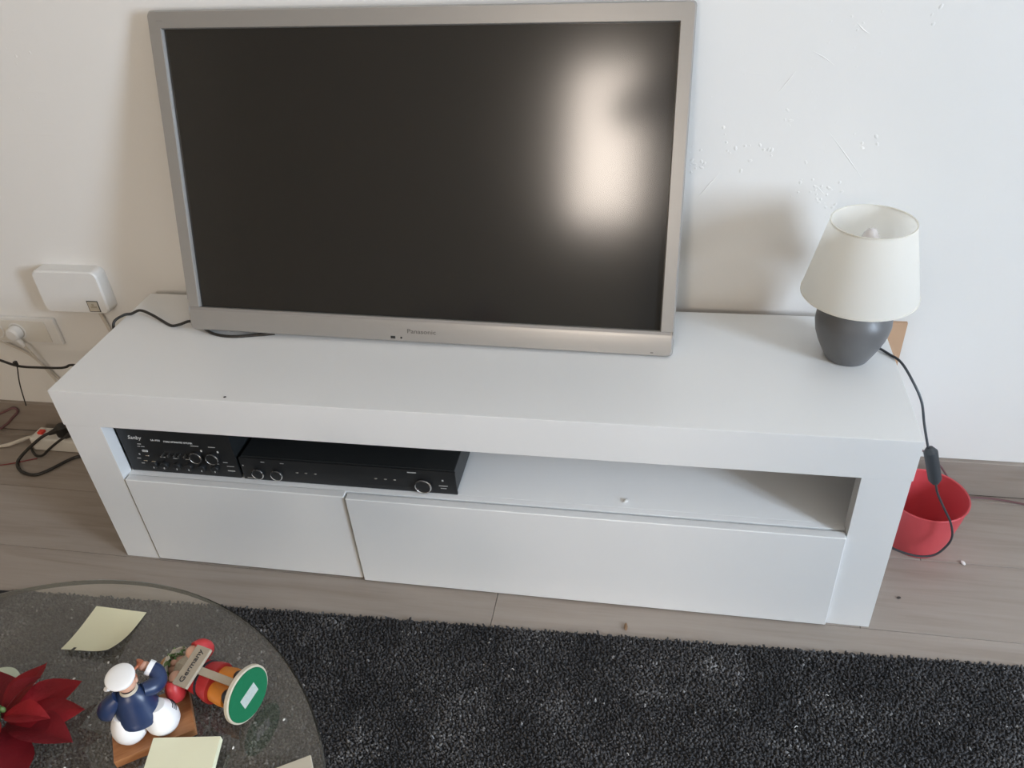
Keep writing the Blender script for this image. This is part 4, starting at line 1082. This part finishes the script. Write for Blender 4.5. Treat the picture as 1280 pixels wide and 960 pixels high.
# ------------------------------------------------------------------ the photographer, who shows only as the dark shape mirrored in the screen
def photographer():
    r = empty('person', (1.22, -1.50, 0), (0, 0, 0))
    tag(r, 'person in dark hoodie holding up a phone, mirrored in the screen', 'person')
    J = {'pelvis': (0, 0, .94, .130), 'waist': (0, 0, 1.09, .128), 'chest': (0, .01, 1.29, .150), 'neckbase': (-.005, .01, 1.455, .078), 'neck': (-.010, .025, 1.51, .054),
         'shL': (-.160, .01, 1.405, .072), 'elL': (-.285, .20, 1.285, .074), 'wrL': (-.125, .30, 1.320, .034), 'shR': (.165, .01, 1.400, .070), 'elR': (.225, .18, 1.17, .058), 'wrR': (.030, .30, 1.310, .034),
         'hipL': (-.09, 0, .87, .095), 'knL': (-.10, .02, .49, .064), 'anL': (-.11, -.01, .09, .043), 'toL': (-.12, .13, .035, .036), 'hipR': (.09, 0, .87, .095), 'knR': (.10, .02, .49, .064), 'anR': (.11, -.01, .09, .043), 'toR': (.12, .13, .035, .036)}
    E = [('pelvis', 'waist'), ('waist', 'chest'), ('chest', 'neckbase'), ('neckbase', 'neck'), ('chest', 'shL'), ('shL', 'elL'), ('elL', 'wrL'), ('chest', 'shR'), ('shR', 'elR'), ('elR', 'wrR'),
         ('pelvis', 'hipL'), ('hipL', 'knL'), ('knL', 'anL'), ('anL', 'toL'), ('pelvis', 'hipR'), ('hipR', 'knR'), ('knR', 'anR'), ('anR', 'toR')]
    def skin(name, joints, edges, root, m, parent, sub=2):
        ks = list(joints); me = bpy.data.meshes.new(name)
        me.from_pydata([joints[k][:3] for k in ks], [(ks.index(a), ks.index(b)) for a, b in edges], [])
        o = bpy.data.objects.new(name, me); COL.objects.link(o)
        md = o.modifiers.new('s', 'SKIN'); md.use_smooth_shade = True
        sv = me.skin_vertices[0].data
        for i, k in enumerate(ks): sv[i].radius = (joints[k][3], joints[k][3]); sv[i].use_root = (k == root)
        o.modifiers.new('u', 'SUBSURF').levels = sub; o.modifiers['u'].render_levels = sub
        dg = bpy.context.evaluated_depsgraph_get()
        m2 = bpy.data.meshes.new_from_object(o.evaluated_get(dg)); o.modifiers.clear(); o.data = m2
        m2.materials.clear(); m2.materials.append(M[m]); m2.shade_smooth(); o.parent = parent
        return o
    body = skin('body', J, E, 'pelvis', 'navy_cloth', r)
    body.data.materials.append(M['denim'])
    for p in body.data.polygons:
        if p.center.z < 0.90: p.material_index = 1
    head = link_mesh('head', ball_bm((-.01, .045, 1.610), 0.10, 28, (0.78, 0.95, 1.15)), 'face_skin', r)
    link_mesh('hair', ball_bm((-.01, .028, 1.633), 0.104, 28, (0.82, 0.95, 1.06)), 'hair', head)
    link_mesh('nose', ball_bm((-.01, .142, 1.600), 0.016, 12, (.8, 1, 1.3)), 'face_skin', head)
    for sx in (-1, 1):
        link_mesh('ear', ball_bm((.079 * sx - .01, .04, 1.605), 0.026, 12, (.35, .7, 1.2)), 'face_skin', head)
        link_mesh('eye', ball_bm((.030 * sx - .01, .126, 1.615), 0.012, 12), 'hair', head)
    link_mesh('mouth', ball_bm((-.01, .134, 1.560), 0.018, 12, (1.2, .35, .3)), 'fig_red', head)
    for sx, wx in ((-1, -.125), (1, .030)):
        h = {'w': (wx, .298, 1.308, .026), 'p': (wx - .004 * sx, .322, 1.330, .024)}
        e = [('w', 'p')]
        for k in range(4):
            z = 1.322 + .016 * k
            h['a%d' % k] = (wx + .010 * sx, .338 - .003 * k, z, .0090); h['b%d' % k] = (wx + .004 * sx, .352 - .002 * k, z, .0082); h['c%d' % k] = (wx - .012 * sx, .3565, z - .002, .0075)
            e += [('p', 'a%d' % k), ('a%d' % k, 'b%d' % k), ('b%d' % k, 'c%d' % k)]
        h['t1'] = (wx - .012 * sx, .318, 1.345, .010); h['t2'] = (wx - .026 * sx, .322, 1.356, .0085); e += [('p', 't1'), ('t1', 't2')]
        skin('hand', h, e, 'w', 'face_skin', r, 1)
    ph = empty('phone', (1.1750, -1.1560, 1.3480)); tag(ph, 'black phone held up by the person mirrored in the screen', 'phone')
    b = box_bm(-0.078, 0.078, -0.0045, 0.0045, -0.037, 0.037, 0.004, 2)
    link_mesh('phone_body', b, 'black', ph); ph.rotation_euler = (-0.62, 0, 0.17)
photographer()
